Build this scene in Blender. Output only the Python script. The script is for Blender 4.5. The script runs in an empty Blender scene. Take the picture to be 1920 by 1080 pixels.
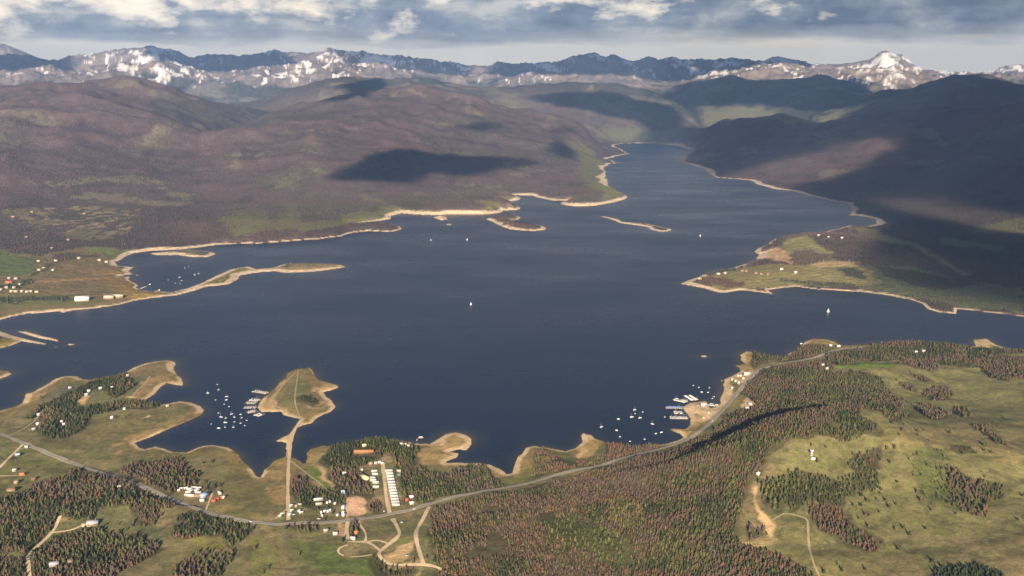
import bpy, bmesh, math, random
import numpy as np
from mathutils import Vector
random.seed(7); RNG = np.random.default_rng(7)
scene = bpy.context.scene
col = scene.collection

# ------------------------------------------------------------------ camera
F = 1884.0; H = 600.0; HORIZON = 150.0            # focal length in photo pixels, height above the lake
PITCH = math.atan((540 - HORIZON) / F)
cam = bpy.data.cameras.new('camera'); camo = bpy.data.objects.new('camera', cam); col.objects.link(camo)
camo.location = (0, 0, H); camo.rotation_euler = (math.pi / 2 - PITCH, 0, 0)
cam.sensor_width = 36; cam.lens = 36 * F / 1920; cam.clip_start = 1; cam.clip_end = 200000
scene.camera = camo
scene.view_settings.view_transform = 'Standard'; scene.view_settings.look = 'None'
scene.view_settings.exposure = 1.20; scene.view_settings.gamma = 1
try:
    scene.cycles.use_denoising = True; scene.cycles.denoiser = 'OPENIMAGEDENOISE'
    scene.cycles.denoising_prefilter = 'ACCURATE'
except Exception: pass
scene.cycles.max_bounces = 6; scene.cycles.volume_bounces = 1; scene.cycles.transparent_max_bounces = 16
scene.cycles.diffuse_bounces = 3; scene.cycles.glossy_bounces = 2

# ------------------------------------------------------------------ sun and sky
SUN_EL = math.radians(19); SUN_AZ = math.radians(183.0)       # behind the camera, a little to the left
SUN = np.array([math.sin(SUN_AZ) * math.cos(SUN_EL), math.cos(SUN_AZ) * math.cos(SUN_EL), math.sin(SUN_EL)])
sl = bpy.data.lights.new('sun', 'SUN'); so = bpy.data.objects.new('sun', sl); col.objects.link(so)
sl.energy = 5.0; sl.angle = math.radians(0.5); sl.color = (1.0, 0.84, 0.65)
so.rotation_euler = Vector(SUN).to_track_quat('Z', 'Y').to_euler(); so.location = (0, -200, 2000)

world = bpy.data.worlds.new('World'); scene.world = world; world.use_nodes = True
def node(nt, typ, **kw):
    n = nt.nodes.new(typ)
    for k, v in kw.items():
        if k == 'ins':
            for i, val in v.items(): n.inputs[i].default_value = val
        else: setattr(n, k, v)
    return n
def math_(nt, op, a, b=None, c=None, clamp=False):
    n = nt.nodes.new('ShaderNodeMath'); n.operation = op; n.use_clamp = clamp
    for i, v in enumerate((a, b, c)):
        if v is None: continue
        if isinstance(v, (int, float)): n.inputs[i].default_value = v
        else: nt.links.new(v, n.inputs[i])
    return n.outputs[0]
def ramp(nt, fac, stops, interp='LINEAR'):
    n = nt.nodes.new('ShaderNodeValToRGB'); n.color_ramp.interpolation = interp
    e = n.color_ramp.elements
    while len(e) < len(stops): e.new(0.5)
    for i, (p, c) in enumerate(stops):
        e[i].position = p; e[i].color = (*c, 1) if len(c) == 3 else c
    nt.links.new(fac, n.inputs[0]); return n.outputs[0]
def mixc(nt, fac, a, b, mode='MIX'):
    n = nt.nodes.new('ShaderNodeMix'); n.data_type = 'RGBA'; n.blend_type = mode; n.clamp_factor = True
    for i, v in ((0, fac), (6, a), (7, b)):
        if isinstance(v, (int, float)): n.inputs[i].default_value = v
        elif isinstance(v, tuple): n.inputs[i].default_value = (*v, 1)
        else: nt.links.new(v, n.inputs[i])
    return n.outputs[2]

NEARBOOST = 1.12
def build_sky():
    nt = world.node_tree; nt.nodes.clear()
    out = node(nt, 'ShaderNodeOutputWorld'); bg = node(nt, 'ShaderNodeBackground')
    sky = node(nt, 'ShaderNodeTexSky'); sky.sky_type = 'NISHITA'; sky.sun_disc = False
    sky.sun_elevation = SUN_EL; sky.sun_rotation = SUN_AZ; sky.altitude = 2500; sky.air_density = 1; sky.dust_density = 1.2
    tc = node(nt, 'ShaderNodeTexCoord'); sx = node(nt, 'ShaderNodeSeparateXYZ')
    nt.links.new(tc.outputs['Generated'], sx.inputs[0])
    X, Y, Zc = sx.outputs
    # cloud coordinates: azimuth and elevation, the elevation stretched so the layers lie flat
    az = math_(nt, 'ARCTAN2', X, Y)
    def field(ka, ke, det, rough, off, dist=0.0):
        cb = node(nt, 'ShaderNodeCombineXYZ')
        nt.links.new(math_(nt, 'MULTIPLY', az, ka), cb.inputs[0]); nt.links.new(math_(nt, 'MULTIPLY', Zc, ke), cb.inputs[1])
        cb.inputs[2].default_value = off
        n = node(nt, 'ShaderNodeTexNoise', noise_dimensions='3D'); n.inputs['Scale'].default_value = 1
        n.inputs['Detail'].default_value = det; n.inputs['Roughness'].default_value = rough; n.inputs['Distortion'].default_value = dist
        nt.links.new(cb.outputs[0], n.inputs['Vector']); return n.outputs['Fac']
    big = field(5.5, 40, 6, 0.55, 3.1)
    puff = field(17, 40, 11, 0.57, 4.6, 0.1)
    streak = field(4.5, 105, 8, 0.56, 1.7, .25)
    mid = field(17, 36, 9, 0.62, 12.4, .15)
    fine = field(48, 110, 8, .65, 6.2, .2)
    # deck: starts about two degrees up, ragged lower edge
    edge = math_(nt, 'ADD', Zc, math_(nt, 'MULTIPLY', math_(nt, 'SUBTRACT', big, 0.5), 0.030))
    edge = math_(nt, 'ADD', edge, math_(nt, 'MULTIPLY', math_(nt, 'SUBTRACT', fine, 0.5), 0.006))
    deck = ramp(nt, edge, [(0.031, (0, 0, 0)), (0.038, (.75, .75, .75)), (0.050, (1, 1, 1))])
    s2 = math_(nt, 'ADD', math_(nt, 'MULTIPLY', streak, 0.25), math_(nt, 'MULTIPLY', mid, 0.75))
    s2 = math_(nt, 'ADD', s2, math_(nt, 'MULTIPLY', math_(nt, 'SUBTRACT', fine, .5), .17))
    s2 = math_(nt, 'SUBTRACT', s2, math_(nt, 'MULTIPLY', math_(nt, 'MULTIPLY', az, ramp(nt, Zc, [(0.035, (0, 0, 0)), (0.06, (1, 1, 1))])), 0.20))
    grey = ramp(nt, s2, [(0.35, (0.72, 0.92, 1.22)), (0.46, (1.25, 1.48, 1.78)), (0.54, (1.95, 2.1, 2.25)), (0.63, (3.5, 3.3, 3.0))])
    # sunlit tops: more of them higher up and to the left, bright over soft grey bases
    lift = math_(nt, 'ADD', puff, math_(nt, 'MULTIPLY', math_(nt, 'SUBTRACT', Zc, 0.060), 6.0))
    lift = math_(nt, 'SUBTRACT', lift, math_(nt, 'MULTIPLY', az, 0.30))
    lift = math_(nt, 'ADD', lift, math_(nt, 'MULTIPLY', math_(nt, 'SUBTRACT', fine, .5), .26))
    lit = ramp(nt, lift, [(0.53, (0, 0, 0)), (0.60, (.45, .45, .45)), (0.71, (1, 1, 1))])
    fade = ramp(nt, Zc, [(0.15, (1, 1, 1)), (0.35, (0.5, 0.5, 0.5))])
    cl = mixc(nt, lit, grey, (7.0, 6.0, 4.6))
    # pale band above the mountains
    low = mixc(nt, ramp(nt, Zc, [(0.05, (1, 1, 1)), (0.12, (0, 0, 0))]), sky.outputs[0], (5.6, 4.95, 3.8))
    amt = math_(nt, 'MULTIPLY', deck, fade)
    full = mixc(nt, amt, low, cl)
    base = ramp(nt, streak, [(.35, (.24, .46, 1.05)), (.65, (.52, .86, 1.60))])     # unseen cloud bases overhead, dark and blue to set the ambient light
    full = mixc(nt, ramp(nt, Zc, [(0.10, (0, 0, 0)), (0.20, (1, 1, 1))]), full, base)
    nt.links.new(full, bg.inputs[0]); bg.inputs[1].default_value = 0.09
    nt.links.new(bg.outputs[0], out.inputs[0])
build_sky()

# ------------------------------------------------------------------ pixel -> world helpers
cp, sp = math.cos(PITCH), math.sin(PITCH)
def rays(P):
    P = np.asarray(P, float); dx = (P[:, 0] - 960) / F; dy = (540 - P[:, 1]) / F
    return np.stack([dx, cp + dy * sp, -sp + dy * cp], 1)
def flat(P, z=0.0):
    d = rays(P); t = (z - H) / np.minimum(d[:, 2], -1e-4); return d[:, :2] * t[:, None]
def z_(ox, oy, s, *pts): return [(ox + x / s, oy + y / s) for x, y in pts]

def hsh(ix, iy, seed):
    n = (ix.astype(np.uint32) * np.uint32(374761393) + iy.astype(np.uint32) * np.uint32(668265263) + np.uint32((seed * 1442695041) & 0xffffffff))
    n = (n ^ (n >> np.uint32(13))) * np.uint32(1274126177); n ^= n >> np.uint32(16)
    return n.astype(np.float32) / np.float32(4294967295.0)
def noise(x, y, scale, seed=0):
    x = np.asarray(x, np.float64) / scale + 5000; y = np.asarray(y, np.float64) / scale + 5000
    ix = np.floor(x).astype(np.int64); iy = np.floor(y).astype(np.int64)
    fx = (x - ix).astype(np.float32); fy = (y - iy).astype(np.float32)
    u = fx * fx * fx * (fx * (fx * 6 - 15) + 10); v = fy * fy * fy * (fy * (fy * 6 - 15) + 10)
    a = hsh(ix, iy, seed); b = hsh(ix + 1, iy, seed); c = hsh(ix, iy + 1, seed); d = hsh(ix + 1, iy + 1, seed)
    return (a + (b - a) * u) * (1 - v) + (c + (d - c) * u) * v
def fbm(x, y, scale, octv=4, seed=0, gain=0.5):
    s = 0; a = 1; t = 0
    for o in range(octv):
        s = s + a * noise(x, y, scale / 2 ** o, seed + o * 17); t += a; a *= gain
    return s / t
def ridged(x, y, scale, octv=4, seed=0):
    s = 0; a = 1; t = 0
    for o in range(octv):
        s = s + a * (1 - np.abs(2 * noise(x, y, scale / 2 ** o, seed + o * 13) - 1)); t += a; a *= 0.5
    return s / t
def sstep(a, b, x):
    t = np.clip((x - a) / (b - a), 0, 1); return t * t * (3 - 2 * t)
def pip(poly, X, Y):
    poly = np.asarray(poly); out = np.zeros(X.shape, bool)
    bb = (X >= poly[:, 0].min()) & (X <= poly[:, 0].max()) & (Y >= poly[:, 1].min()) & (Y <= poly[:, 1].max())
    x = X[bb]; y = Y[bb]; r = np.zeros(x.shape, bool); n = len(poly)
    for i in range(n):
        x0, y0 = poly[i]; x1, y1 = poly[(i + 1) % n]
        if y0 == y1: continue
        r ^= ((y0 > y) != (y1 > y)) & (x < (x1 - x0) * (y - y0) / (y1 - y0) + x0)
    out[bb] = r; return out
def seg_dist(segs, X, Y, cap):
    d = np.full(X.shape, cap, np.float32)
    for x0, y0, x1, y1 in segs:
        m = (X > min(x0, x1) - cap) & (X < max(x0, x1) + cap) & (Y > min(y0, y1) - cap) & (Y < max(y0, y1) + cap)
        if not m.any(): continue
        px = X[m]; py = Y[m]; vx = x1 - x0; vy = y1 - y0; L = vx * vx + vy * vy + 1e-9
        t = np.clip(((px - x0) * vx + (py - y0) * vy) / L, 0, 1)
        dd = np.hypot(px - x0 - t * vx, py - y0 - t * vy); d[m] = np.minimum(d[m], dd)
    return d
def poly_segs(P, closed=True):
    n = len(P); return [(*P[i], *P[(i + 1) % n]) for i in range(n if closed else n - 1)]

# ------------------------------------------------------------------ shorelines (traced, laid on the lake surface)
ZA = lambda *p: z_(0, 660, 4.8, *p); ZB = lambda *p: z_(0, 855, 4.8, *p); ZC = lambda *p: z_(360, 660, 4.8, *p)
ZD = lambda *p: z_(360, 855, 4.8, *p); ZE = lambda *p: z_(700, 855, 4.8, *p); ZF = lambda *p: z_(560, 800, 4.8, *p)
ZG = lambda *p: z_(1080, 640, 4.8, *p); ZI = lambda *p: z_(1080, 855, 4.8, *p)
ZJ = lambda *p: z_(1480, 620, 4.364, *p); ZK = lambda *p: z_(1480, 833, 4.364, *p)
ZL = lambda *p: z_(0, 340, 3, *p); ZM = lambda *p: z_(640, 340, 3, *p); ZN = lambda *p: z_(1280, 340, 3, *p)
ZO = lambda *p: z_(0, 0, 3, *p); ZP = lambda *p: z_(640, 0, 3, *p); ZQ = lambda *p: z_(1280, 0, 3, *p)
ZR = lambda *p: z_(0, 380, 6, *p); ZS = lambda *p: z_(1220, 690, 9.6, *p); ZT = lambda *p: z_(520, 860, 9.6, *p)
ZU = lambda *p: z_(640, 820, 9.6, *p); ZV = lambda *p: z_(620, 930, 8, *p); ZW = lambda *p: z_(310, 880, 12, *p)

near_shore = ([(-420, 800), (-200, 790)] + ZA((0, 530), (130, 490), (200, 460), (225, 410), (230, 375), (290, 360), (370, 320), (440, 280), (500, 240),
    (600, 215), (690, 218), (740, 245), (800, 250), (850, 240), (960, 228), (1050, 210), (1120, 190), (1200, 140), (1300, 105), (1400, 85), (1500, 75),
    (1570, 85), (1587, 110), (1560, 140), (1590, 200), (1650, 280), (1640, 305), (1570, 295), (1500, 280), (1440, 320), (1400, 370), (1330, 420), (1290, 440),
    (1350, 447), (1450, 470), (1530, 460), (1620, 442), (1720, 455), (1800, 485), (1835, 520), (1820, 560), (1740, 600), (1600, 660), (1480, 710), (1350, 770),
    (1210, 820), (1260, 860), (1300, 875), (1400, 850), (1480, 870), (1560, 900), (1680, 905), (1780, 860), (1850, 838))
    + ZC((100, 845), (200, 838), (330, 860), (420, 920), (500, 1020)) + ZD((540, 120), (580, 180), (615, 195), (640, 150))
    + ZC((650, 1060), (740, 980), (845, 940), (850, 900), (852, 820), (820, 810), (750, 805), (830, 760), (878, 738), (908, 695), (960, 650), (970, 605),
    (820, 570), (810, 540), (620, 540), (590, 500), (610, 460), (720, 350), (850, 230), (860, 190), (950, 150), (1060, 140), (1085, 165), (1110, 220),
    (1140, 250), (1230, 275), (1310, 300), (1320, 320), (1240, 350), (1180, 360), (1210, 400), (1260, 440), (1295, 495), (1250, 540), (1110, 605), (1080, 640),
    (1000, 660), (932, 690), (918, 740), (893, 800), (880, 940), (940, 960), (1000, 1005)) + ZF((60, 330), (72, 240), (110, 200), (200, 175), (290, 170),
    (400, 150), (560, 120), (660, 100), (800, 105), (860, 110), (960, 130), (1060, 150), (1180, 155), (1240, 120), (1330, 65), (1420, 50), (1510, 75),
    (1555, 110), (1555, 160), (1510, 215), (1440, 205), (1365, 225), (1445, 240), (1420, 280), (1330, 312), (1335, 326), (1440, 325), (1600, 325), (1720, 340),
    (1800, 375), (1865, 415)) + ZE((1192, 165), (1250, 155), (1270, 80), (1300, 10)) + [(985, 840), (1000, 836), (1030, 840), (1060, 846)]
    + ZG((0, 960), (60, 905), (45, 850), (60, 825), (140, 845), (170, 875), (260, 905), (320, 920), (420, 925), (540, 945), (700, 940), (820, 920), (920, 890),
    (970, 865), (930, 830), (850, 800), (860, 785), (980, 790), (1030, 755), (1030, 700), (970, 620), (965, 590), (1020, 555), (1130, 540), (1175, 540),
    (1195, 580), (1210, 602), (1260, 590), (1300, 560), (1320, 470), (1325, 390), (1340, 340), (1400, 315), (1480, 270), (1470, 240), (1425, 215), (1520, 205),
    (1485, 170), (1480, 120), (1530, 92), (1620, 98), (1660, 120), (1780, 140), (1880, 150)) + ZJ((0, 180), (40, 170), (100, 120), (130, 90), (200, 65),
    (300, 68), (380, 95), (420, 122), (650, 112), (900, 88), (1100, 88), (1250, 97), (1400, 117), (1530, 132), (1500, 75), (1610, 65), (1690, 115), (1780, 145),
    (1920, 152)) + [(2100, 668), (2500, 690), (2500, 1500), (-420, 1500)])
far_shore = ([(-500, 690), (-150, 640)] + ZL((0, 780), (150, 745), (330, 730), (350, 740), (400, 728), (530, 715), (690, 690), (760, 670), (870, 655), (1000, 640), (1060, 625),
    (1150, 595), (1290, 578), (1340, 550), (1350, 530), (1430, 515), (1540, 505), (1600, 515), (1750, 510), (1900, 490), (1945, 482), (1920, 470), (1800, 462),
    (1700, 460), (1600, 465), (1540, 485), (1440, 495), (1400, 478), (1300, 495), (1200, 540), (1060, 600), (960, 625)) + ZR((1820, 1000), (1690, 1000), (1570, 975),
    (1530, 955), (1560, 930), (1440, 860), (1470, 833), (1330, 825), (1440, 810), (1555, 808), (1550, 825), (1440, 770), (1510, 725), (1330, 712), (1290, 670), (1400, 610), (1500, 570), (1680, 545))
    + ZL((860, 390), (1000, 385), (1100, 375), (1200, 360), (1350, 350), (1450, 350), (1530, 345), (1650, 335), (1800, 325)) + ZM((0, 310), (60, 290), (150, 280),
    (280, 285), (340, 270), (330, 255), (280, 240), (180, 238), (60, 243), (100, 235), (280, 212), (280, 195), (340, 180), (400, 185), (520, 190), (640, 187),
    (830, 185), (900, 175), (910, 165), (1000, 160), (1010, 150), (960, 130), (880, 122), (1000, 105), (1010, 95), (970, 78), (1070, 80), (1180, 107), (1280, 108),
    (1230, 125), (1300, 140), (1400, 140), (1500, 125), (1600, 100), (1610, 85), (1580, 70), (1520, 45)) + ZP((1495, 1040), (1490, 990), (1470, 950), (1500, 922),
    (1570, 917), (1490, 895), (1540, 880), (1625, 865), (1600, 855), (1550, 830), (1530, 815), (1580, 808), (1660, 805), (1760, 805), (1900, 820))
    + ZQ((0, 830), (50, 850), (10, 880), (0, 910), (130, 960), (200, 1000), (380, 1015)) + ZN((420, 18), (500, 40), (620, 55), (700, 80), (800, 105), (930, 125),
    (955, 160), (935, 190), (1000, 195), (1090, 215), (1090, 240), (1030, 255), (940, 250), (830, 275), (780, 290), (630, 300), (540, 320), (430, 375), (405, 400),
    (430, 410), (370, 460), (270, 490), (110, 525), (0, 570), (-15, 577), (60, 590), (180, 620), (230, 628), (330, 612), (510, 635), (480, 610), (560, 600), (640, 592),
    (760, 610), (1000, 620), (1150, 640), (1280, 665), (1350, 690), (1380, 720), (1450, 740), (1540, 745), (1545, 717), (1700, 735), (1920, 760)) + [(2100, 615), (2500, 650)])
def ring(cx, cy, a, b, n=9, ph=0.0): return [(cx + a * math.cos(ph + 2 * math.pi * i / n), cy + b * math.sin(ph + 2 * math.pi * i / n)) for i in range(n)]
islets = [
    [(-300, 560 + 60)] + ZL((0, 842), (110, 877), (260, 912), (255, 920), (120, 900), (60, 925), (0, 940)) + [(-60, 665), (-300, 660)],
    ZL((100, 843), (150, 845), (330, 893), (328, 903), (230, 885), (120, 852)), ring(133, 646, 7, 1.5),
    ring(105, 651.5, 3, 0.8), [(-80, 690)] + ZA((0, 165), (70, 175), (105, 195), (80, 215), (0, 240)) + [(-80, 715)],
    ZL((835, 405), (960, 395), (1060, 385), (1200, 400), (1214, 410), (1170, 426), (1080, 426), (1000, 415), (880, 416)),
    ZM((515, 202), (560, 195), (585, 197), (600, 215), (560, 221)), ring(842, 421, 5.5, 1.5),
    ZM((813, 210), (870, 200), (900, 190), (960, 190), (1007, 200), (1005, 212), (960, 222), (980, 232), (1080, 240), (1150, 258), (1152, 272), (1080, 281), (950, 271), (890, 247)),
    ZM((1452, 195), (1480, 197), (1560, 214), (1580, 228), (1720, 238), (1860, 270), (1850, 279), (1800, 285), (1740, 271), (1720, 256), (1570, 236), (1540, 222)),
    ring(1320, 668, 6, 1.6)]
def arc_close(P):                     # close the far mainland round the back of the ranges
    a0 = math.atan2(P[0][0], P[0][1]); a1 = math.atan2(P[-1][0], P[-1][1])
    e = [(90000 * math.sin(a), 90000 * math.cos(a)) for a in np.linspace(min(a1 + 0.5, 1.5), max(a0 - 0.5, -1.5), 40)]
    return np.concatenate([P, np.array(e)])
def roughen(P, amp, closed=True, seed=0):   # natural small bends along a traced shore
    out = []; n = len(P)
    for i in range(n):
        a = P[i]; b = P[(i + 1) % n]; L = math.hypot(*(b - a)); r = math.hypot(*a)
        k = 1 if L > 20000 else max(1, min(12, int(L / (0.012 * r))))
        for j in range(k):
            p = a + (b - a) * j / k
            if j:
                nrm = np.array([-(b - a)[1], (b - a)[0]]) / (L + 1e-6)
                p = p + nrm * (random.random() - 0.5) * min(amp * r, L * 0.25)
            out.append(p)
    return np.array(out)
LANDS = [roughen(flat(near_shore), 0.004), roughen(arc_close(flat(far_shore)), 0.004)] + [roughen(flat(i), 0.002) for i in islets]

# ------------------------------------------------------------------ terrain: one height field on a fan of rows and columns
NPHI = 1440; PH = np.radians(np.linspace(-35, 35, NPHI))
rr = [880.0]
while rr[-1] < 27000:
    r = rr[-1]; rr.append(r + max(1.7, min(0.85 * r * r / (H * F * 1024 / 1920), (0.0036 if r < 6500 else 0.0052) * r)))
R = np.array(rr); NR = len(R)
GX = (R[:, None] * np.sin(PH)[None, :]); GY = (R[:, None] * np.cos(PH)[None, :])
RR = np.repeat(R[:, None], NPHI, 1)
# signed distance to the water's edge, in metres
CAP = 900.0
inside = np.zeros(GX.shape, bool); D = np.full(GX.shape, CAP, np.float32)
for P in LANDS: inside |= pip(P, GX, GY)
segs = [s for P in LANDS for s in poly_segs(P) if math.hypot(s[2] - s[0], s[3] - s[1]) < 15000]
rows_max = int(np.searchsorted(R, 12500))
for i0 in range(0, rows_max, 60):
    i1 = min(i0 + 60, rows_max)
    cap = float(min(CAP, 120 + 0.09 * R[i1]))
    sel = []
    for s in segs:
        a = math.hypot(s[0], s[1]); b = math.hypot(s[2], s[3])
        if max(a, b) > R[i0] * 0.97 - cap and min(a, b) < R[i1 - 1] + cap: sel.append(s)
    D[i0:i1] = seg_dist(sel, GX[i0:i1], GY[i0:i1], cap)
D = np.where(inside, D, -D)
D[rows_max:] = CAP
warp = (fbm(GX, GY, 60, 3, 5) - 0.5)
Dn = D + warp * np.clip(np.abs(D) * 0.6, 0, 6)
isnear = pip(LANDS[0], GX, GY) | (RR < 1500)
far = ~isnear
land = sstep(0, 1, D)

def layer(sky, dist, base, back, power=1.0, crest_noise=0):
    xs = np.array([p[0] for p in sky], float); ys = np.array([p[1] for p in sky], float)
    px = 960 + F * np.tan(PH) / cp
    for _ in range(3):                  # photo column of each azimuth at the skyline's own height
        y = np.interp(px, xs, ys, left=ys[0] + 400 if ys[0] > 200 else ys[0], right=ys[-1] + 400 if ys[-1] > 200 else ys[-1])
        px = 960 + F * np.tan(PH) * (cp + (540 - y) / F * sp)
    Dd = np.interp(px, *zip(*dist)) * 1000 if isinstance(dist, list) else np.full(NPHI, dist * 1000.0)
    B = np.interp(px, *zip(*base)) * 1000 if isinstance(base, list) else np.full(NPHI, base * 1000.0)
    d = rays(np.stack([px, y], 1)); zc = H + d[:, 2] / np.hypot(d[:, 0], d[:, 1]) * Dd
    zc = np.maximum(zc, 0)
    t = (RR - B[None]) / (Dd - B)[None]
    front = np.clip(t, 0, 1); front = (front * front * (3 - 2 * front)) * 0.55 + 0.45 * np.sin(front * math.pi / 2) ** power
    bk = np.clip((RR - Dd[None]) / (back * 1000.0), 0, 1)
    return zc[None] * front * (1 - 0.8 * sstep(0, 1, bk))
SK8 = [(-400, 112), (0, 106), (60, 110), (110, 116), (145, 107), (170, 107), (200, 101), (240, 97), (270, 93), (290, 91), (310, 96), (335, 100), (365, 111), (390, 107), (430, 105), (470, 104), (500, 100), (514, 92), (535, 101), (560, 99), (580, 96), (615, 93), (640, 95),
    (680, 98), (700, 100), (750, 107), (800, 113), (840, 115), (862, 119), (900, 125), (925, 121), (937, 117), (948, 122), (1000, 122), (1030, 119), (1060, 113), (1090, 106), (1113, 102), (1135, 107), (1149, 104), (1170, 111), (1200, 116), (1216, 108),
    (1235, 116), (1262, 109), (1280, 113), (1310, 111), (1340, 114), (1370, 111), (1400, 114), (1430, 112), (1445, 106), (1463, 102), (1490, 108), (1515, 117), (1550, 121), (1600, 121), (1630, 116), (1643, 107), (1654, 98), (1664, 95), (1676, 100), (1690, 103), (1704, 113), (1714, 121),
    (1728, 128), (1760, 131), (1790, 135), (1830, 138), (1860, 132), (1890, 126), (1920, 122), (2300, 128)]
SK7 = [(-400, 140), (0, 130), (60, 126), (150, 128), (200, 122), (260, 115), (300, 112), (350, 120), (420, 126), (480, 130), (540, 126), (600, 116), (650, 112), (720, 120), (800, 132), (880, 140), (950, 134), (1000, 131), (1060, 136), (1110, 138),
    (1150, 127), (1180, 131), (1240, 150), (1280, 142), (1340, 126), (1380, 128), (1430, 118), (1480, 117), (1560, 128), (1600, 124), (1650, 114), (1690, 116), (1730, 130), (1800, 142), (1860, 140), (2300, 140)]
L8 = layer(SK8, 19.5, 17.2, 3.5, 1.2); L7 = layer(SK7, 16.4, 13.0, 1.2, 1.0)
L0 = layer([(-400, 60), (-120, 70), (0, 83), (40, 94), (95, 117), (150, 140), (220, 150), (260, 112), (290, 93), (330, 103), (380, 120), (430, 140), (480, 210)], 23.5, 21.5, 3)
L1 = layer([(-500, 166), (0, 163), (130, 162), (250, 157), (330, 160), (390, 176), (470, 196), (540, 214), (620, 240), (700, 270)], [(0, 8.6), (500, 9.6), (800, 10)], [(0, 4.5), (500, 5.4), (700, 6.6)], 2.5, 1.1)
L2 = layer([(250, 300), (330, 255), (430, 224), (500, 202), (560, 182), (620, 168), (700, 166), (800, 176), (900, 187), (1000, 201), (1080, 222), (1130, 252), (1160, 275)], [(300, 7.2), (620, 8.6), (900, 9.2), (1160, 9.6)], [(300, 5.2), (700, 5.0), (900, 5.3), (1100, 6.0), (1160, 7.5)], 2.0, 1.1)
L3 = layer([(470, 196), (540, 176), (590, 158), (645, 144), (700, 148), (850, 154), (940, 157), (1010, 152), (1080, 154), (1150, 165), (1250, 188), (1300, 215), (1325, 250)], 12.0, [(600, 9), (1000, 9.6), (1300, 10.3)], 1.5, 1.0)
L4 = layer([(1215, 210), (1250, 190), (1290, 160), (1330, 146), (1380, 146), (1420, 149), (1500, 143), (1550, 140), (1590, 150), (1640, 175), (1720, 200)], 14.0, [(1240, 12.0), (1700, 11)], 1.6, 0.9)
L5 = layer([(1520, 212), (1580, 190), (1640, 170), (1700, 156), (1740, 150), (1790, 147), (1850, 150), (1920, 158), (2400, 165)], [(1580, 12.5), (1920, 11.5)], [(1580, 9.8), (1920, 8.8)], 2, 1.0)
L6 = layer([(1215, 272), (1240, 255), (1270, 240), (1310, 230), (1370, 223), (1450, 224), (1530, 229), (1580, 220), (1640, 206), (1720, 197), (1920, 190), (2400, 185)], [(1215, 9.9), (1320, 9.0), (1600, 8.6), (1920, 8.2)], [(1215, 8.8), (1300, 7.2), (1500, 6.0), (1700, 5.6), (1920, 5.2)], 1.8, 1.1)
spur = ridged(GX, GY, 1900, 5, 3); spur2 = ridged(GX, GY, 700, 4, 9); crag = ridged(GX, GY, 900, 6, 21); crag2 = ridged(GX, GY, 420, 5, 25)
hillh = np.maximum.reduce([L1, L2, L3, L4, L5, L6])
hillh = hillh * (0.92 + 0.16 * (spur - 0.55)) + np.minimum(hillh, 260) * 0.36 * (spur2 - 0.6) + np.minimum(hillh, 220) * .8 * (spur - .6) + np.minimum(hillh, 120) * .22 * (ridged(GX, GY, 260, 3, 14) - .6)
mnt = np.maximum.reduce([L7 * (0.93 + 0.22 * (crag - 0.55)) + (90 * (spur2 - .6) + 170 * (crag2 - .62) + 60 * (ridged(GX, GY, 150, 4, 28) - .6)) * sstep(200, 700, L7), L8 + ((crag - 0.62) * 0.13 * L8 + (crag2 - .6) * 110 + 60 * (ridged(GX, GY, 170, 4, 27) - .6)) * sstep(300, 900, L8), L0 + (crag - .6) * .08 * L0])
mnt = np.maximum(mnt, 0)
rise = sstep(0, 420, D) * far
Z = np.where(far, 7 * (1 - np.exp(-np.maximum(D, 0) / 40)) + np.clip(D, 0, 500) * 0.012 + 10 * (fbm(GX, GY, 350, 4, 2) - 0.42) * sstep(40, 300, D),
             2.4 * (1 - np.exp(-np.maximum(D, 0) / 18)) + np.clip(D, 0, 400) * 0.012 + 7 * (fbm(GX, GY, 150, 4, 12) - 0.45) * sstep(15, 120, D))
Z = Z + np.maximum(hillh * rise, 0)
Z = np.where(RR > 9500, np.maximum(Z, mnt * far), Z)
def bump_hill(px, py, h, sx, sy, rot=0.0):
    c = flat([(px, py)])[0]; ca, sa = math.cos(rot), math.sin(rot)
    u = (GX - c[0]) * ca + (GY - c[1]) * sa; v = -(GX - c[0]) * sa + (GY - c[1]) * ca
    return h * np.exp(-(u / sx) ** 2 - (v / sy) ** 2)
def ridge_line(pts, h, front, back):
    P = flat(pts); out = np.zeros_like(Z)
    d = seg_dist(poly_segs(P, False), GX, GY, max(front, back) * 2.2)
    xs = P[:, 0]; yc = np.interp(GX, xs, P[:, 1]) if np.all(np.diff(xs) > 0) else P[:, 1].mean()
    w = np.where(GY < yc, front, back)
    return h * np.exp(-(d / w) ** 2)
nb = sstep(0, 140, D) * isnear
Z += nb * 9 * (fbm(GX, GY, 75, 3, 19) - .5)
Z += nb * 30 * (fbm(GX, GY, 300, 3, 15) - .5) * sstep(100, 400, GX)
Z += nb * (bump_hill(1830, 900, 42, 420, 330) + bump_hill(1500, 900, 16, 190, 170) + bump_hill(1180, 1010, 14, 200, 140) + bump_hill(1950, 1120, 26, 200, 160))
Z += nb * (ridge_line([(1310, 904), (1370, 894), (1440, 880), (1500, 867), (1590, 858)], 31, 90, 66) * sstep(215, 400, GX) + ridge_line([(1180, 925), (1250, 915), (1320, 905)], 9, 50, 20) + ridge_line([(150, 965), (220, 955), (300, 955)], 6, 40, 14)
           + ridge_line([(1530, 705), (1640, 700), (1700, 694)], 9, 80, 30) + ridge_line([(1690, 682), (1800, 676), (1920, 672)], 9, 70, 30))
nf = sstep(0, 160, D) * far
Z += nf * (bump_hill(1490, 468, 26, 240, 220) + bump_hill(1590, 470, 22, 300, 240) + bump_hill(1450, 474, 12, 90, 140) + bump_hill(1720, 505, 18, 500, 300))
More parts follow.
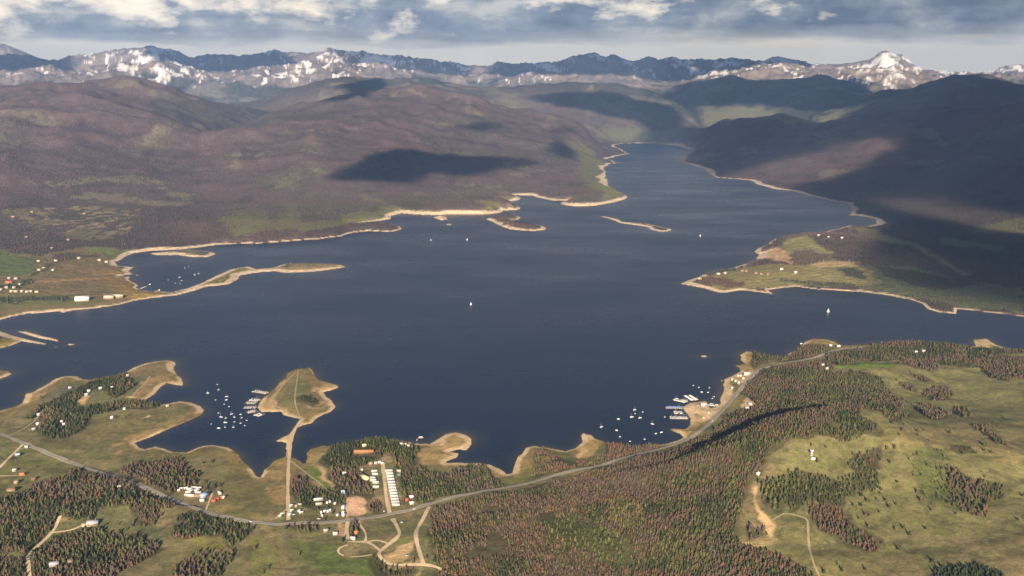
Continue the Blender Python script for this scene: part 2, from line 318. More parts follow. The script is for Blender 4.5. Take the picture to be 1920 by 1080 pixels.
Z += sstep(0, 60, D) * far * (bump_hill(965, 420, 10, 160, 150) + bump_hill(1150, 360, 26, 260, 400) + bump_hill(900, 385, 30, 500, 400) + bump_hill(430, 430, 30, 500, 300))
Z = np.where(D < 0, np.maximum(-14, D * 0.10) - 0.4, np.maximum(Z, 0.25 + np.minimum(D, 10) * 0.05))

LR = np.log(R)
def gidx(x, y):
    p = np.arctan2(x, y); r = np.hypot(x, y)
    fi = np.clip(np.interp(r, R, np.arange(NR)), 0, NR - 1.001); fj = np.clip((p - PH[0]) / (PH[1] - PH[0]), 0, NPHI - 1.001)
    return fi, fj
def samp(A, x, y):
    fi, fj = gidx(np.asarray(x, float), np.asarray(y, float)); i = fi.astype(int); j = fj.astype(int); u = fi - i; v = fj - j
    return (A[i, j] * (1 - v) + A[i, j + 1] * v) * (1 - u) + (A[i + 1, j] * (1 - v) + A[i + 1, j + 1] * v) * u
def near_(A, x, y):
    fi, fj = gidx(np.asarray(x, float), np.asarray(y, float)); return A[np.rint(fi).astype(int), np.rint(fj).astype(int)]
def hit(P):
    """where the sight line of each photo point meets the ground (world x, y, z)"""
    d = rays(P); hz = np.hypot(d[:, 0], d[:, 1]); sl_ = d[:, 2] / hz; ux = d[:, 0] / hz; uy = d[:, 1] / hz
    res = np.zeros((len(d), 3)); ring_ = R[None, :]
    for k in range(len(d)):
        x = ux[k] * R; y = uy[k] * R; g = samp(Z, x, y); l = H + sl_[k] * R
        below = np.nonzero(np.maximum(g, 0) >= l)[0]
        if len(below) == 0: i = NR - 1; r = R[i]
        else:
            i = max(below[0], 1); a = l[i - 1] - max(g[i - 1], 0); b = max(g[i], 0) - l[i]; r = R[i - 1] + (R[i] - R[i - 1]) * a / (a + b + 1e-9)
        res[k] = (ux[k] * r, uy[k] * r, 0)
    res[:, 2] = np.maximum(samp(Z, res[:, 0], res[:, 1]), 0); return res
def H2(P): return hit(P)[:, :2]

# ------------------------------------------------------------------ land cover (surface colours, some shade and relief painted in)
def lerp(C, m, c): C += m[..., None] * (np.asarray(c, np.float32) - C)
WX = GX + 11 * (fbm(GX, GY, 40, 3, 31) - 0.5) * (1 + RR / 1500); WY = GY + 13 * (fbm(GX, GY, 40, 3, 32) - 0.5) * (1 + RR / 900)
n1 = fbm(GX, GY, 120, 5, 41); n2 = fbm(GX, GY, 420, 5, 42); n3 = fbm(GX, GY, 28, 4, 43); n4 = fbm(GX, GY, 1500, 6, 44); n5 = fbm(GX, GY, 240, 5, 45)
C = np.zeros(GX.shape + (3,), np.float32)
FD = np.zeros(GX.shape, np.float32)          # forest cover, 0 to 1
# near land
C[:] = (0.135, 0.118, 0.052)
lerp(C, sstep(.42, .62, n1), (0.105, 0.108, 0.040)); lerp(C, 0.7 * sstep(.5, .72, n3), (0.17, 0.135, 0.07)); lerp(C, .6 * sstep(.5, .65, n2), (0.16, 0.122, 0.062))
# far land: beetle-killed forest, purple brown with green draws and pale openings
Cf = np.zeros_like(C); Cf[:] = (0.122, 0.083, 0.074)
mz = n4 * .6 + n2 * .4
lerp(Cf, .45 * sstep(.52, .68, n4 * .5 + n5 * .5), (0.075, 0.070, 0.046)); lerp(Cf, .5 * sstep(.52, .7, n1), (0.055, 0.042, 0.037))
lerp(Cf, .8 * sstep(.635, .70, n5 * .75 + n3 * .25) * (RR > 5000), (0.19, 0.155, 0.10))
lerp(Cf, .45 * sstep(.62, .74, mz) , (0.088, 0.092, 0.05))
lerp(Cf, .55 * sstep(.60, .42, spur), (0.060, 0.060, 0.046)); lerp(Cf, .35 * sstep(.68, .85, spur), (0.128, 0.094, 0.086)); lerp(Cf, .5 * sstep(.60, .44, spur2), (0.066, 0.052, 0.046))  # valleys darkened and ridges paled, relief painted into the hill colour
FDf = np.ones_like(FD)
# high ground: grey rock, dark timber, snow
px_ = 960 + F * np.tan(PH) / cp
hi = sstep(9800, 12600, RR)
green_hi = sstep(.40, .55, n2)
timber = np.zeros_like(Cf); timber[:] = (0.060, 0.058, 0.043); lerp(timber, green_hi, (0.045, 0.055, 0.040)); lerp(timber, .8 * sstep(.58, .66, n5), (0.17, 0.15, 0.12))
Cf += hi[..., None] * (timber - Cf)
zr = Z + 420 * (n2 - .5) + 420 * (n5 - .5) + 260 * (crag2 - .6)
alp = sstep(500, 640, zr + 160 * np.interp(np.broadcast_to(px_[None], Z.shape), [1000, 1090, 1230, 1290, 1400, 1700, 1750], [0, 1, 1, .3, .8, 1, 0])) * sstep(13300, 14500, RR)
rock = np.zeros_like(Cf); rock[:] = (0.235, 0.19, 0.16); lerp(rock, sstep(.45, .6, n5), (0.15, 0.125, 0.115))
Cf += alp[..., None] * (rock - Cf)
gz, gp = np.gradient(Z); slope = gz / np.gradient(R)[:, None]
def unit(a): q = a[RR > 13500]; return (a - q.mean()) / q.std()
sn = unit(fbm(GX + .3 * GY, GY * .5, 200, 5, 61, .75)); sn2 = unit(ridged(GX + .5 * GY, GY * .5 - .2 * GX, 150, 5, 63)); sn3 = unit(fbm(GX, GY * .5, 1100, 3, 66))
xcol = np.broadcast_to(px_[None], Z.shape)
rich = np.interp(xcol, [-300, 100, 160, 260, 420, 600, 700, 800, 900, 960, 1040, 1100, 1300, 1400, 1500, 1600, 1660, 1720, 1800, 2000], [-.08, -.06, .0, .09, -.05, -.02, .07, -.02, -.06, .05, .0, -.10, -.06, .06, .06, .05, .22, .12, .0, .06])
snow = sstep(.85, 1.2, .70 * sn + .60 * sn2 + .40 * sn3 + rich * 8 + (Z - 850) / 480) * sstep(14300, 15000, RR) * sstep(520, 640, zr)
snow = np.where(RR > 21500, snow * .3, snow)
lerp(Cf, snow, (0.82, 0.78, 0.72)); FDf *= (1 - alp) * (1 - hi * .6)
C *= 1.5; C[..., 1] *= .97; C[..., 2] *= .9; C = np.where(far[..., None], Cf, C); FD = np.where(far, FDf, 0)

isnear_f = None
def paint(P, c, amt=1.0, zone=None, forest=None, soft=None, world_pts=None):
    W = world_pts if world_pts is not None else H2(P)
    W = np.asarray(W); sf = 1.6 + 0.0014 * float(np.hypot(W[:, 0], W[:, 1]).mean()) + max(0, float(np.hypot(W[:, 0], W[:, 1]).mean()) - 3000) * .006
    i0 = max(0, int(np.searchsorted(R, np.hypot(W[:, 0], W[:, 1]).min() - 4 * sf)) - 2); i1 = min(NR, int(np.searchsorted(R, np.hypot(W[:, 0], W[:, 1]).max() + 4 * sf)) + 2)
    a_ = np.arctan2(W[:, 0], W[:, 1]); j0 = int(np.clip((a_.min() - 4 * sf / R[i0] - PH[0]) / (PH[1] - PH[0]), 0, NPHI - 2)); j1 = int(np.clip((a_.max() + 4 * sf / R[i0] - PH[0]) / (PH[1] - PH[0]), j0 + 1, NPHI)) + 1
    xs = WX[i0:i1, j0:j1]; ys = WY[i0:i1, j0:j1]; ins = pip(W, xs, ys); dd = seg_dist(poly_segs(W), xs, ys, sf * 2)
    m = np.zeros(GX.shape, np.float32); m[i0:i1, j0:j1] = sstep(-sf, sf, np.where(ins, dd, -dd) + sf * 1.6 * (n3[i0:i1, j0:j1] - .5) + sf * 1.2 * (n1[i0:i1, j0:j1] - .5)) * amt
    if zone is not None: m = m * zone
    if soft is not None: m = m * soft
    if c is not None:
        c = np.asarray(c) * ((1.55, 1.43, 1.28) if zone is isnear else (1.3, 1.24, 1.15)); lerp(C, m, c * min(1, .74 / c.max()))
    if forest is not None: FD[:] = FD * (1 - m) + forest * m
    return m
GRASS = (0.105, 0.125, 0.038); LUSH = (0.085, 0.12, 0.030); SAND = (0.64, 0.49, 0.32); DRY = (0.21, 0.155, 0.075); BARE = (0.34, 0.24, 0.145); GOLD = (0.23, 0.16, 0.05)
# across the lake
for P, c, a in [
    (ZL((1220, 205), (1400, 165), (1470, 190), (1550, 230), (1600, 170), (1620, 110), (1650, 130), (1700, 230), (1900, 215), (2030, 190), (2120, 165), (2240, 165), (2250, 185), (2170, 210), (1920, 250), (1700, 290), (1650, 270), (1500, 275), (1400, 300), (1330, 320), (1260, 250)), (0.115, 0.108, 0.050), .9),
    (ZM((0, 230), (0, 190), (100, 170), (200, 180), (230, 140), (300, 150), (340, 165), (280, 195), (260, 205), (100, 240)), (0.125, 0.12, 0.05), .95),
    (ZM((100, 80), (170, 95), (250, 120), (330, 150), (300, 155), (220, 125), (130, 95)), (0.13, 0.12, 0.055), .8),
    (ZM((760, 110), (830, 110), (900, 140), (900, 165), (830, 180), (800, 140)), (0.15, 0.135, 0.06), .9), (ZM((920, 85), (990, 85), (1000, 105), (880, 120)), (0.14, 0.125, 0.06), .9),
    (ZM((940, 140), (990, 150), (940, 165)), (0.14, 0.12, 0.06), .8),
    (ZP((1260, 790), (1350, 800), (1420, 850), (1510, 930), (1470, 960), (1500, 1050), (1600, 1080), (1560, 1090), (1400, 1060), (1330, 960), (1330, 900), (1280, 850)), (0.12, 0.122, 0.06), .85),
    (ZM((1390, 0), (1500, 0), (1600, 80), (1560, 90), (1490, 110), (1440, 80), (1490, 60), (1400, 30)), (0.14, 0.145, 0.055), .9),
    (ZP((1340, 690), (1500, 700), (1800, 740), (1900, 720), (1920, 760), (1780, 790), (1560, 800), (1480, 780)), (0.12, 0.13, 0.07), .7),
    (ZP((760, 490), (860, 480), (900, 510), (1000, 560), (1060, 590), (980, 620), (880, 560)), (0.12, 0.115, 0.065), .5),
    (ZO((740, 830), (900, 730), (1080, 690), (1100, 710), (900, 800), (760, 860)), (0.12, 0.115, 0.065), .4), (ZO((1270, 940), (1330, 890), (1370, 930), (1330, 960)), (0.17, 0.14, 0.09), .5),
    (ZO((1740, 930), (1860, 970), (1800, 1020)), (0.13, 0.13, 0.07), .5),
    (ZQ((100, 610), (400, 600), (530, 630), (460, 680), (240, 690), (110, 690)), (0.135, 0.132, 0.078), .9), (ZQ((470, 660), (640, 680), (760, 660), (930, 600), (760, 690), (620, 700)), (0.17, 0.17, 0.085), 1),
    (ZN((1720, 240), (1920, 205), (1920, 290), (1640, 290)), (0.13, 0.125, 0.058), .8), (ZN((1460, 310), (1800, 370), (1780, 390), (1460, 360)), (0.08, 0.13, 0.045), .9),
    (ZN((1000, 470), (1300, 480), (1600, 560), (1920, 600), (1920, 740), (1500, 700), (1280, 660), (1000, 610), (900, 560)), (0.11, 0.12, 0.058), .85),
    (ZN((940, 260), (1080, 270), (1160, 310), (1300, 345), (1480, 440), (1620, 530), (1580, 540), (1400, 430), (1280, 365), (1120, 340)), (0.16, 0.145, 0.065), .95),
    (ZN((1180, 320), (1300, 340), (1320, 360), (1210, 350)), (0.10, 0.15, 0.04), .9),
    # the sunny spit with its bluff
    (ZN((100, 525), (290, 490), (500, 462), (620, 470), (740, 470), (1000, 470), (1120, 560), (1000, 600), (700, 590), (560, 590), (470, 600), (330, 600), (200, 610), (90, 560)), (0.185, 0.165, 0.072), 1),
    (ZN((560, 330), (680, 300), (760, 350), (840, 400), (835, 440), (720, 462), (620, 462), (560, 420)), (0.17, 0.165, 0.075), 1),
    (ZN((380, 450), (430, 390), (520, 375), (590, 400), (625, 465), (560, 455), (500, 440), (440, 435)), (0.44, 0.31, 0.18), 1), (ZN((500, 390), (560, 395), (622, 465), (600, 467)), (0.36, 0.22, 0.12), 1),
    (ZN((720, 470), (840, 440), (980, 455), (990, 480), (880, 490), (760, 485)), (0.36, 0.27, 0.14), .9),
    (ZL((1440, 488), (1540, 468), (1700, 455), (1920, 466), (1950, 482), (1880, 495), (1750, 512), (1600, 518), (1500, 512)), (0.20, 0.155, 0.08), 1),
    # the plain at the left
    (ZR((-400, 540), (60, 530), (180, 560), (420, 600), (640, 540), (1000, 500), (1200, 510), (1560, 545), (1320, 660), (1340, 720), (1460, 760), (1440, 860), (1560, 990), (1900, 1015), (1900, 1080), (1600, 1150), (1200, 1190), (0, 1320), (-400, 1400)), (0.145, 0.115, 0.055), 1),
    (ZR((-200, 560), (120, 540), (210, 590), (430, 620), (420, 690), (330, 800), (230, 840), (80, 830), (-200, 800)), (0.092, 0.112, 0.038), 1),
    (ZR((900, 480), (1200, 510), (1540, 550), (1330, 620), (1200, 620), (1060, 560)), (0.11, 0.13, 0.045), .9),
    (ZR((700, 690), (1180, 700), (1400, 760), (1100, 830), (800, 790)), (0.17, 0.12, 0.055), .7), (ZR((1100, 850), (1500, 880), (1560, 1000), (1900, 1020), (1700, 1060), (1300, 1000)), (0.20, 0.13, 0.045), .8),
    (ZR((1240, 770), (1440, 770), (1340, 815), (1180, 810)), (0.21, 0.14, 0.04), .9), (ZR((350, 885), (700, 860), (1200, 840), (1560, 812), (1540, 830), (1000, 870), (560, 895)), (0.27, 0.17, 0.085), .9),
    (ZR((-300, 1020), (400, 1030), (900, 1020), (1250, 1080), (900, 1150), (-300, 1200)), (0.11, 0.115, 0.05), .8), (ZL((700, 600), (870, 640), (860, 660), (760, 668), (690, 650)), (0.24, 0.165, 0.05), .9),
    (ZL((1060, 605), (1200, 545), (1300, 497), (1400, 480), (1440, 500), (1340, 530), (1290, 560), (1150, 585)), (0.16, 0.15, 0.055), .9),
    ]: paint(P, c, a * (0.75 + .25 * 1), far, forest=0)
scar = paint(ZR((60, 80), (420, 60), (1000, 40), (1540, 70), (1560, 200), (1400, 400), (900, 420), (300, 260)), None)
lerp(C, scar * sstep(.47, .56, n3 * .6 + n1 * .4) * .85, (0.33, 0.23, 0.13)); lerp(C, scar * sstep(.52, .62, n1) * .6, (0.06, 0.075, 0.035)); FD *= 1 - scar * sstep(.44, .52, n3 * .6 + n1 * .4)
for k in range(60):                             # pale openings and slides in the far timber
    pass
# shores: the pale drawdown ring
wv = np.clip(fbm(GX, GY, 420, 4, 71) * 2.4 - .55, .38, 1.5)
ringw = np.where(far, np.clip(8 + RR * 0.0056, 13, 42), 5.5) * wv
ringm = (1 - sstep(.75, 1.1, (D + 3 * (n3 - .5)) / ringw)) * (D > -30)
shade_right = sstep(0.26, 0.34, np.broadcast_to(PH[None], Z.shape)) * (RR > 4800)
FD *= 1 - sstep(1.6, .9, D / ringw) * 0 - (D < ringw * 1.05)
lerp(C, np.where(far, ringm, 0) * (1 - .3 * shade_right) * (1 - .75 * ((RR > 7600) & (np.broadcast_to(PH[None], Z.shape) > .135))), SAND)  # sand weakened on the right shores, cloud shade put into the colour
golden = (1 - sstep(8, 30 + 22 * n1, D + 14 * (n3 - .5)))
lerp(C, np.where(far, 0, golden * .9), GOLD); lerp(C, np.where(far, 0, (1 - sstep(4, 11, D + 12 * (n1 - .5) + 5 * (n3 - .5)))) * .85 * sstep(.34, .46, fbm(GX, GY, 90, 3, 46)), (0.55, 0.39, 0.21))
lerp(C, np.where(far, 0, sstep(.5, .6, n1) * golden * .55), (0.115, 0.12, 0.03))
lerp(C, (D < 0).astype(np.float32), (0.16, 0.13, 0.075))
# islets
isl = ~isnear & ~pip(LANDS[1], GX, GY) & (D > 0)
lerp(C, isl * sstep(1.3, .8, D / ringw), SAND); FD *= ~isl
crescent = paint(ZM((850, 215), (900, 195), (955, 195), (985, 235), (1080, 245), (1120, 262), (1060, 272), (940, 255)), (0.09, 0.062, 0.05), 1, isl, forest=1)
paint(ZM((960, 195), (1000, 205), (950, 225)), (0.15, 0.14, 0.06), 1, isl, forest=0)
paint(ZL((1000, 400), (1090, 392), (1180, 402), (1080, 412)), (0.12, 0.115, 0.05), .9, isl)
paint(ZL((0, 880), (110, 900), (50, 925), (0, 935)), (0.16, 0.14, 0.03), .9, isl); paint(ZA((-40, 165), (70, 180), (70, 215), (-40, 240)), (0.19, 0.12, 0.03), .8, isl)
# near side: meadows, bare patches, sand, one painted tree shadow
for P, c, a in [
    (ZA((-20, 735), (100, 750), (420, 870), (900, 1075), (1000, 1000), (700, 910), (420, 800), (300, 700), (200, 720)), (0.135, 0.12, 0.055), .6),
    (ZA((720, 470), (860, 340), (930, 350), (940, 460), (880, 500)), (0.105, 0.105, 0.05), 1), (ZA((820, 600), (1450, 510), (1700, 540), (1500, 640), (1000, 800), (560, 910), (480, 800), (740, 720)), (0.125, 0.112, 0.048), .9),
    (ZA((1220, 370), (1340, 230), (1480, 180), (1500, 270), (1380, 370), (1290, 440), (1180, 420)), (0.24, 0.165, 0.08), .8), (ZA((1470, 80), (1570, 85), (1587, 115), (1550, 140), (1500, 115)), (0.55, 0.38, 0.23), 1),
    (ZA((1130, 400), (1200, 390), (1215, 420), (1150, 420)), SAND, .8), (ZA((1305, 600), (1350, 555), (1380, 575), (1340, 610)), (0.45, 0.31, 0.18), 1),
    (ZA((1000, 820), (1200, 745), (1400, 700), (1560, 640), (1570, 660), (1400, 735), (1220, 790), (1030, 835)), (0.30, 0.205, 0.11), .8),
    (ZA((1000, 940), (1120, 900), (1040, 1010), (1010, 1000)), (0.25, 0.17, 0.10), .7), (ZA((230, 375), (400, 340), (420, 370), (250, 460), (140, 540), (30, 590), (150, 500)), (0.26, 0.18, 0.085), .7),
    (ZA((480, 380), (640, 295), (700, 310), (620, 370), (430, 440), (360, 450)), (0.10, 0.085, 0.075), .9), (ZA((690, 440), (800, 380), (840, 385), (740, 470)), (0.36, 0.25, 0.13), .9),
    (ZB((400, 0), (520, 20), (820, 150), (700, 170), (400, 230), (180, 330), (0, 350), (0, 20), (100, 20)), (0.115, 0.112, 0.042), .9), (ZB((420, 0), (560, 60), (420, 100), (330, 40)), LUSH, .5),
    (ZB((870, 440), (1140, 450), (1240, 560), (1540, 640), (1540, 740), (1400, 800), (1200, 680), (920, 610)), (0.10, 0.105, 0.05), 1),
    (ZB((720, 330), (900, 380), (1240, 430), (1180, 445), (860, 445), (700, 400)), (0.05, 0.055, 0.03), .9),  # dark strip: the shadow of the trees painted onto the ground
    (ZD((0, 740), (420, 700), (300, 830), (0, 900)), (0.145, 0.135, 0.04), .9), (ZD((460, 660), (760, 690), (850, 800), (900, 900), (760, 1080), (420, 1080)), (0.14, 0.12, 0.055), .9),
    (ZD((530, 760), (620, 720), (760, 900), (740, 1080), (480, 1080), (500, 900)), (0.115, 0.135, 0.035), .7),
    (ZD((900, 770), (1150, 790), (1300, 800), (1340, 900), (1640, 930), (1800, 1080), (1150, 1080), (1000, 920)), (0.078, 0.108, 0.030), 1),
    (ZD((120, 350), (400, 250), (560, 200), (840, 480), (700, 560), (300, 540), (130, 480)), (0.125, 0.112, 0.042), .8), (ZD((640, 200), (840, 20), (860, 460), (740, 420), (700, 260)), (0.235, 0.165, 0.075), .8),
    (ZD((880, 30), (1020, 190), (1200, 300), (880, 260), (870, 60)), (0.19, 0.14, 0.06), .8), (ZD((1020, 60), (1120, 30), (1240, 250), (1300, 320), (1200, 290), (1040, 170)), (0.125, 0.14, 0.035), .8),
    (ZC((740, 430), (900, 240), (1000, 180), (1080, 300), (1090, 360), (1000, 420), (930, 560), (840, 510)), (0.115, 0.115, 0.05), .9),
    (ZC((600, 500), (690, 430), (830, 250), (860, 270), (720, 430), (820, 530), (640, 535)), (0.40, 0.28, 0.15), .9), (ZC((1080, 400), (1210, 400), (1290, 490), (1100, 520), (1010, 500), (1130, 460)), (0.25, 0.17, 0.105), .85),
    (ZC((1180, 395), (1215, 402), (1262, 440), (1295, 495), (1250, 500), (1225, 440)), SAND, .9), (ZC((1190, 290), (1310, 305), (1310, 325), (1180, 355), (1090, 360), (1120, 340), (1230, 320)), (0.38, 0.27, 0.14), .9),
    (ZC((850, 940), (855, 820), (752, 803), (830, 760), (880, 740), (910, 695), (965, 640), (1000, 660), (932, 690), (893, 800), (880, 940)), (0.48, 0.34, 0.19), 1),
    (ZF((1050, 270), (1240, 120), (1330, 65), (1420, 50), (1550, 100), (1560, 170), (1510, 215), (1440, 205), (1320, 240), (1440, 240), (1420, 280), (1220, 340), (1090, 350)), (0.26, 0.19, 0.085), 1),
    (ZF((1210, 170), (1330, 65), (1420, 50), (1510, 75), (1560, 110), (1560, 165), (1510, 215), (1480, 205), (1540, 150), (1500, 105), (1400, 78), (1330, 100), (1260, 165)), SAND, 1),
    (ZF((1290, 350), (1600, 325), (1720, 340), (1800, 375), (1868, 415), (1840, 440), (1760, 400), (1650, 355)), (0.50, 0.36, 0.20), 1), (ZF((1740, 380), (1850, 430), (1820, 480), (1740, 440)), (0.24, 0.17, 0.105), .9),
    (ZF((100, 230), (190, 180), (280, 175), (210, 300), (180, 380), (110, 270)), (0.19, 0.16, 0.075), .9), (ZF((0, 330), (70, 320), (180, 380), (300, 540), (200, 560), (60, 400)), (0.10, 0.14, 0.03), .6),
    (ZF((160, 330), (210, 380), (300, 500), (320, 560), (270, 520), (170, 400)), (0.40, 0.28, 0.16), .8), (ZF((730, 210), (860, 210), (870, 330), (770, 330)), (0.28, 0.2, 0.13), .8),
    (ZF((440, 650), (520, 625), (600, 640), (605, 740), (540, 800), (440, 810)), (0.42, 0.285, 0.18), 1), (ZF((430, 640), (460, 640), (460, 850), (435, 850)), (0.36, 0.245, 0.15), 1), (ZF((640, 560), (780, 540), (790, 760), (640, 760)), (0.21, 0.15, 0.09), .8),
    (ZF((800, 500), (880, 480), (910, 720), (830, 730)), (0.25, 0.18, 0.12), .6), (ZF((320, 880), (440, 890), (440, 990), (330, 930)), (0.34, 0.235, 0.14), .9),
    (ZE((1200, 190), (1250, 160), (1430, 10), (1440, 210), (1180, 260)), (0.125, 0.13, 0.04), .9), (ZE((1250, 155), (1275, 60), (1310, 0), (1330, 0), (1290, 110)), (0.42, 0.31, 0.15), 1),
    (ZE((1280, 0), (1330, 0), (1430, 0), (1420, 80), (1310, 100)), (0.21, 0.16, 0.06), .6),
    (ZG((0, 960), (45, 860), (170, 875), (260, 905), (200, 960), (80, 1050), (0, 1060)), (0.29, 0.215, 0.09), .9), (ZG((0, 1060), (0, 960), (50, 900), (60, 960)), (0.46, 0.34, 0.17), .9),
    (ZG((965, 590), (1020, 555), (1180, 540), (1200, 600), (1330, 590), (1220, 700), (1160, 740), (1030, 760), (1030, 700), (970, 630)), (0.68, 0.52, 0.33), 1),
    (ZG((1050, 640), (1110, 640), (1140, 690), (1080, 710)), (0.25, 0.2, 0.10), .8), (ZG((1130, 550), (1180, 560), (1180, 600), (1120, 600)), (0.25, 0.24, 0.23), .8),
    (ZG((850, 790), (980, 790), (1030, 755), (1160, 740), (1000, 850), (930, 830)), (0.28, 0.22, 0.10), .9), (ZG((850, 785), (900, 790), (1000, 850), (970, 865)), (0.50, 0.37, 0.20), 1),
    (ZG((1300, 560), (1325, 390), (1345, 335), (1400, 318), (1390, 440), (1380, 520), (1310, 570), (1270, 590)), (0.66, 0.5, 0.31), 1), (ZG((1480, 270), (1600, 255), (1600, 300), (1480, 400), (1400, 330)), (0.44, 0.33, 0.2), .8),
    (ZG((1470, 560), (1560, 500), (1640, 560), (1540, 610), (1480, 590)), (0.44, 0.31, 0.19), 1), (ZG((1300, 660), (1340, 590), (1480, 480), (1560, 480), (1470, 570), (1400, 650)), (0.16, 0.15, 0.065), .8),
    (ZG((1425, 215), (1480, 100), (1620, 98), (1600, 240), (1480, 260)), (0.27, 0.2, 0.08), .9), (ZJ((200, 65), (300, 68), (420, 122), (300, 110), (180, 100), (110, 125)), (0.25, 0.19, 0.085), .9),
    (ZJ((1500, 75), (1610, 65), (1690, 115), (1640, 150), (1560, 120)), (0.5, 0.42, 0.25), .9), (ZJ((380, 290), (540, 260), (700, 265), (900, 260), (840, 300), (600, 310), (400, 315)), (0.10, 0.15, 0.03), .95),
    (ZJ((1680, 200), (1920, 180), (1920, 215), (1700, 215)), (0.15, 0.16, 0.07), .8),
    # the meadow hill at the right
    (ZJ((620, 640), (700, 340), (980, 330), (1250, 300), (1540, 310), (1640, 400), (1920, 400), (1920, 1600), (-350, 2100), (-200, 1500), (-100, 1000), (420, 900)), (0.134, 0.132, 0.055), 1),
    (ZK((-160, 10), (250, -90), (500, -10), (480, 250), (200, 220), (-120, 160)), (0.125, 0.125, 0.05), .8), (ZJ((580, 640), (760, 640), (860, 740), (1300, 760), (1500, 640), (1700, 660), (1400, 830), (900, 880), (560, 960), (600, 760)), (0.118, 0.112, 0.05), .8),
    (ZK((560, 150), (760, 10), (1500, -190), (1600, -60), (1920, -60), (1920, 120), (1700, 160), (1500, 60), (1000, 0), (800, 80), (700, 300), (620, 200)), (0.185, 0.145, 0.07), .5),
    (ZK((1000, 30), (1280, 30), (1340, 200), (1560, 330), (1780, 320), (1720, 440), (1600, 580), (1400, 560), (1060, 440), (1030, 250)), (0.088, 0.100, 0.036), .9),
    (ZK((-100, 620), (130, 620), (300, 760), (700, 920), (1200, 1080), (300, 1080), (0, 900)), (0.125, 0.118, 0.05), .7),
    (ZI((1420, 770), (1560, 750), (1700, 720), (1800, 700), (1880, 760), (1750, 830), (1560, 810)), (0.27, 0.21, 0.10), .9), (ZI((1580, 300), (1620, 270), (1640, 400), (1750, 560), (1820, 640), (1800, 720), (1700, 660), (1640, 560)), (0.42, 0.31, 0.17), .9),
    (ZI((1490, 610), (1560, 570), (1720, 640), (1700, 690), (1540, 660)), (0.30, 0.225, 0.13), .8),
    (ZV((550, 400), (880, 380), (960, 520), (860, 640), (700, 640), (560, 650)), (0.115, 0.112, 0.05), .8), (ZV((1010, 500), (1380, 330), (1260, 500), (1150, 700), (1000, 740), (1000, 620)), (0.105, 0.115, 0.045), .7),
    (ZV((860, 860), (1000, 820), (1060, 740), (1260, 650), (1290, 800), (1180, 860), (1150, 950), (980, 990), (880, 930)), (0.36, 0.26, 0.14), .8),
    (ZV((110, 800), (260, 740), (560, 720), (640, 800), (600, 870), (320, 910), (170, 890)), (0.20, 0.165, 0.085), .7), (ZV((1320, 500), (1500, 470), (1580, 800), (1480, 960), (1380, 900)), (0.115, 0.12, 0.055), .8),
    (ZV((930, 1040), (1300, 1030), (1310, 1200), (960, 1200)), (0.30, 0.21, 0.13), .8),
    ]: paint(P, c, a, isnear)

# the golden, then sandy rim again over the meadows
rim = (1 - sstep(6, 26 + 34 * n1, D + 16 * (n3 - .5))) * isnear * (D > 0); lerp(C, rim * .62 * sstep(.30, .5, fbm(GX, GY, 75, 3, 47)), (0.33, 0.23, 0.085))
rim2 = (1 - sstep(6, 14, D + 14 * (n1 - .5) + 5 * (n3 - .5))) * isnear * (D > 0); lerp(C, rim2 * .9 * sstep(.36, .50, fbm(GX, GY, 90, 3, 46)), (0.60, 0.44, 0.25))
# ------------------------------------------------------------------ woods: polygons with spacing and the share of each foliage colour
TONES = {'dark_green': (0.031, 0.038, 0.015), 'green': (0.054, 0.060, 0.020), 'olive': (0.085, 0.085, 0.030), 'rust': (0.115, 0.064, 0.036),
         'brown': (0.084, 0.058, 0.038), 'grey': (0.086, 0.064, 0.047), 'gold': (0.135, 0.105, 0.038), 'leafy': (0.066, 0.080, 0.024)}
TN = list(TONES)
GREENW = dict(dark_green=.36, green=.36, olive=.14, brown=.09, rust=.05); MIXW = dict(dark_green=.18, green=.18, olive=.19, rust=.17, brown=.22, grey=.06)
DEADW = dict(dark_green=.10, green=.08, olive=.14, rust=.18, brown=.32, grey=.18); BRUSHW = dict(gold=.35, olive=.25, green=.1, leafy=.12, brown=.12, grey=.06)
ASPENW = dict(leafy=.6, green=.2, olive=.2)
FLOOR = (0.034, 0.028, 0.016)  # wood floor, darkened to deepen the shade between the trees
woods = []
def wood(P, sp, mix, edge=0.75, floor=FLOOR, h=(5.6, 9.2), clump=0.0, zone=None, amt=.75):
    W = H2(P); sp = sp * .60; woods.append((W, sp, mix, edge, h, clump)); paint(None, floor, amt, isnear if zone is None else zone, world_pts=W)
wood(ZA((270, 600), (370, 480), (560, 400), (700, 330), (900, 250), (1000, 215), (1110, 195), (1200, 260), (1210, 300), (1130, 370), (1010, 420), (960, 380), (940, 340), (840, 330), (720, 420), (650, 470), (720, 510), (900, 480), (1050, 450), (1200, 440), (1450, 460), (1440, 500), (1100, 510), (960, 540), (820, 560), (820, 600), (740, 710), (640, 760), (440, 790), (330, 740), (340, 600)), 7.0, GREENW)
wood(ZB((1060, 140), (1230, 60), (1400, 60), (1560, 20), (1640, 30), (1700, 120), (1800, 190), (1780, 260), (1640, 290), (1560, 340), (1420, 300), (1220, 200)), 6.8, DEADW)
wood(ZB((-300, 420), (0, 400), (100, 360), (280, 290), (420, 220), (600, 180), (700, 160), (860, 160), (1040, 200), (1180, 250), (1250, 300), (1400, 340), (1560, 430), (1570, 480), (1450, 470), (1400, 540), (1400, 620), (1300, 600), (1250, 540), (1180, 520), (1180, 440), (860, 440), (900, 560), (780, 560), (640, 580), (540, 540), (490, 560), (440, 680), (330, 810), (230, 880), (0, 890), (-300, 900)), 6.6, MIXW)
wood(ZB((-300, 910), (230, 920), (260, 1000), (270, 1090), (270, 1400), (-300, 1400)), 6.6, DEADW)
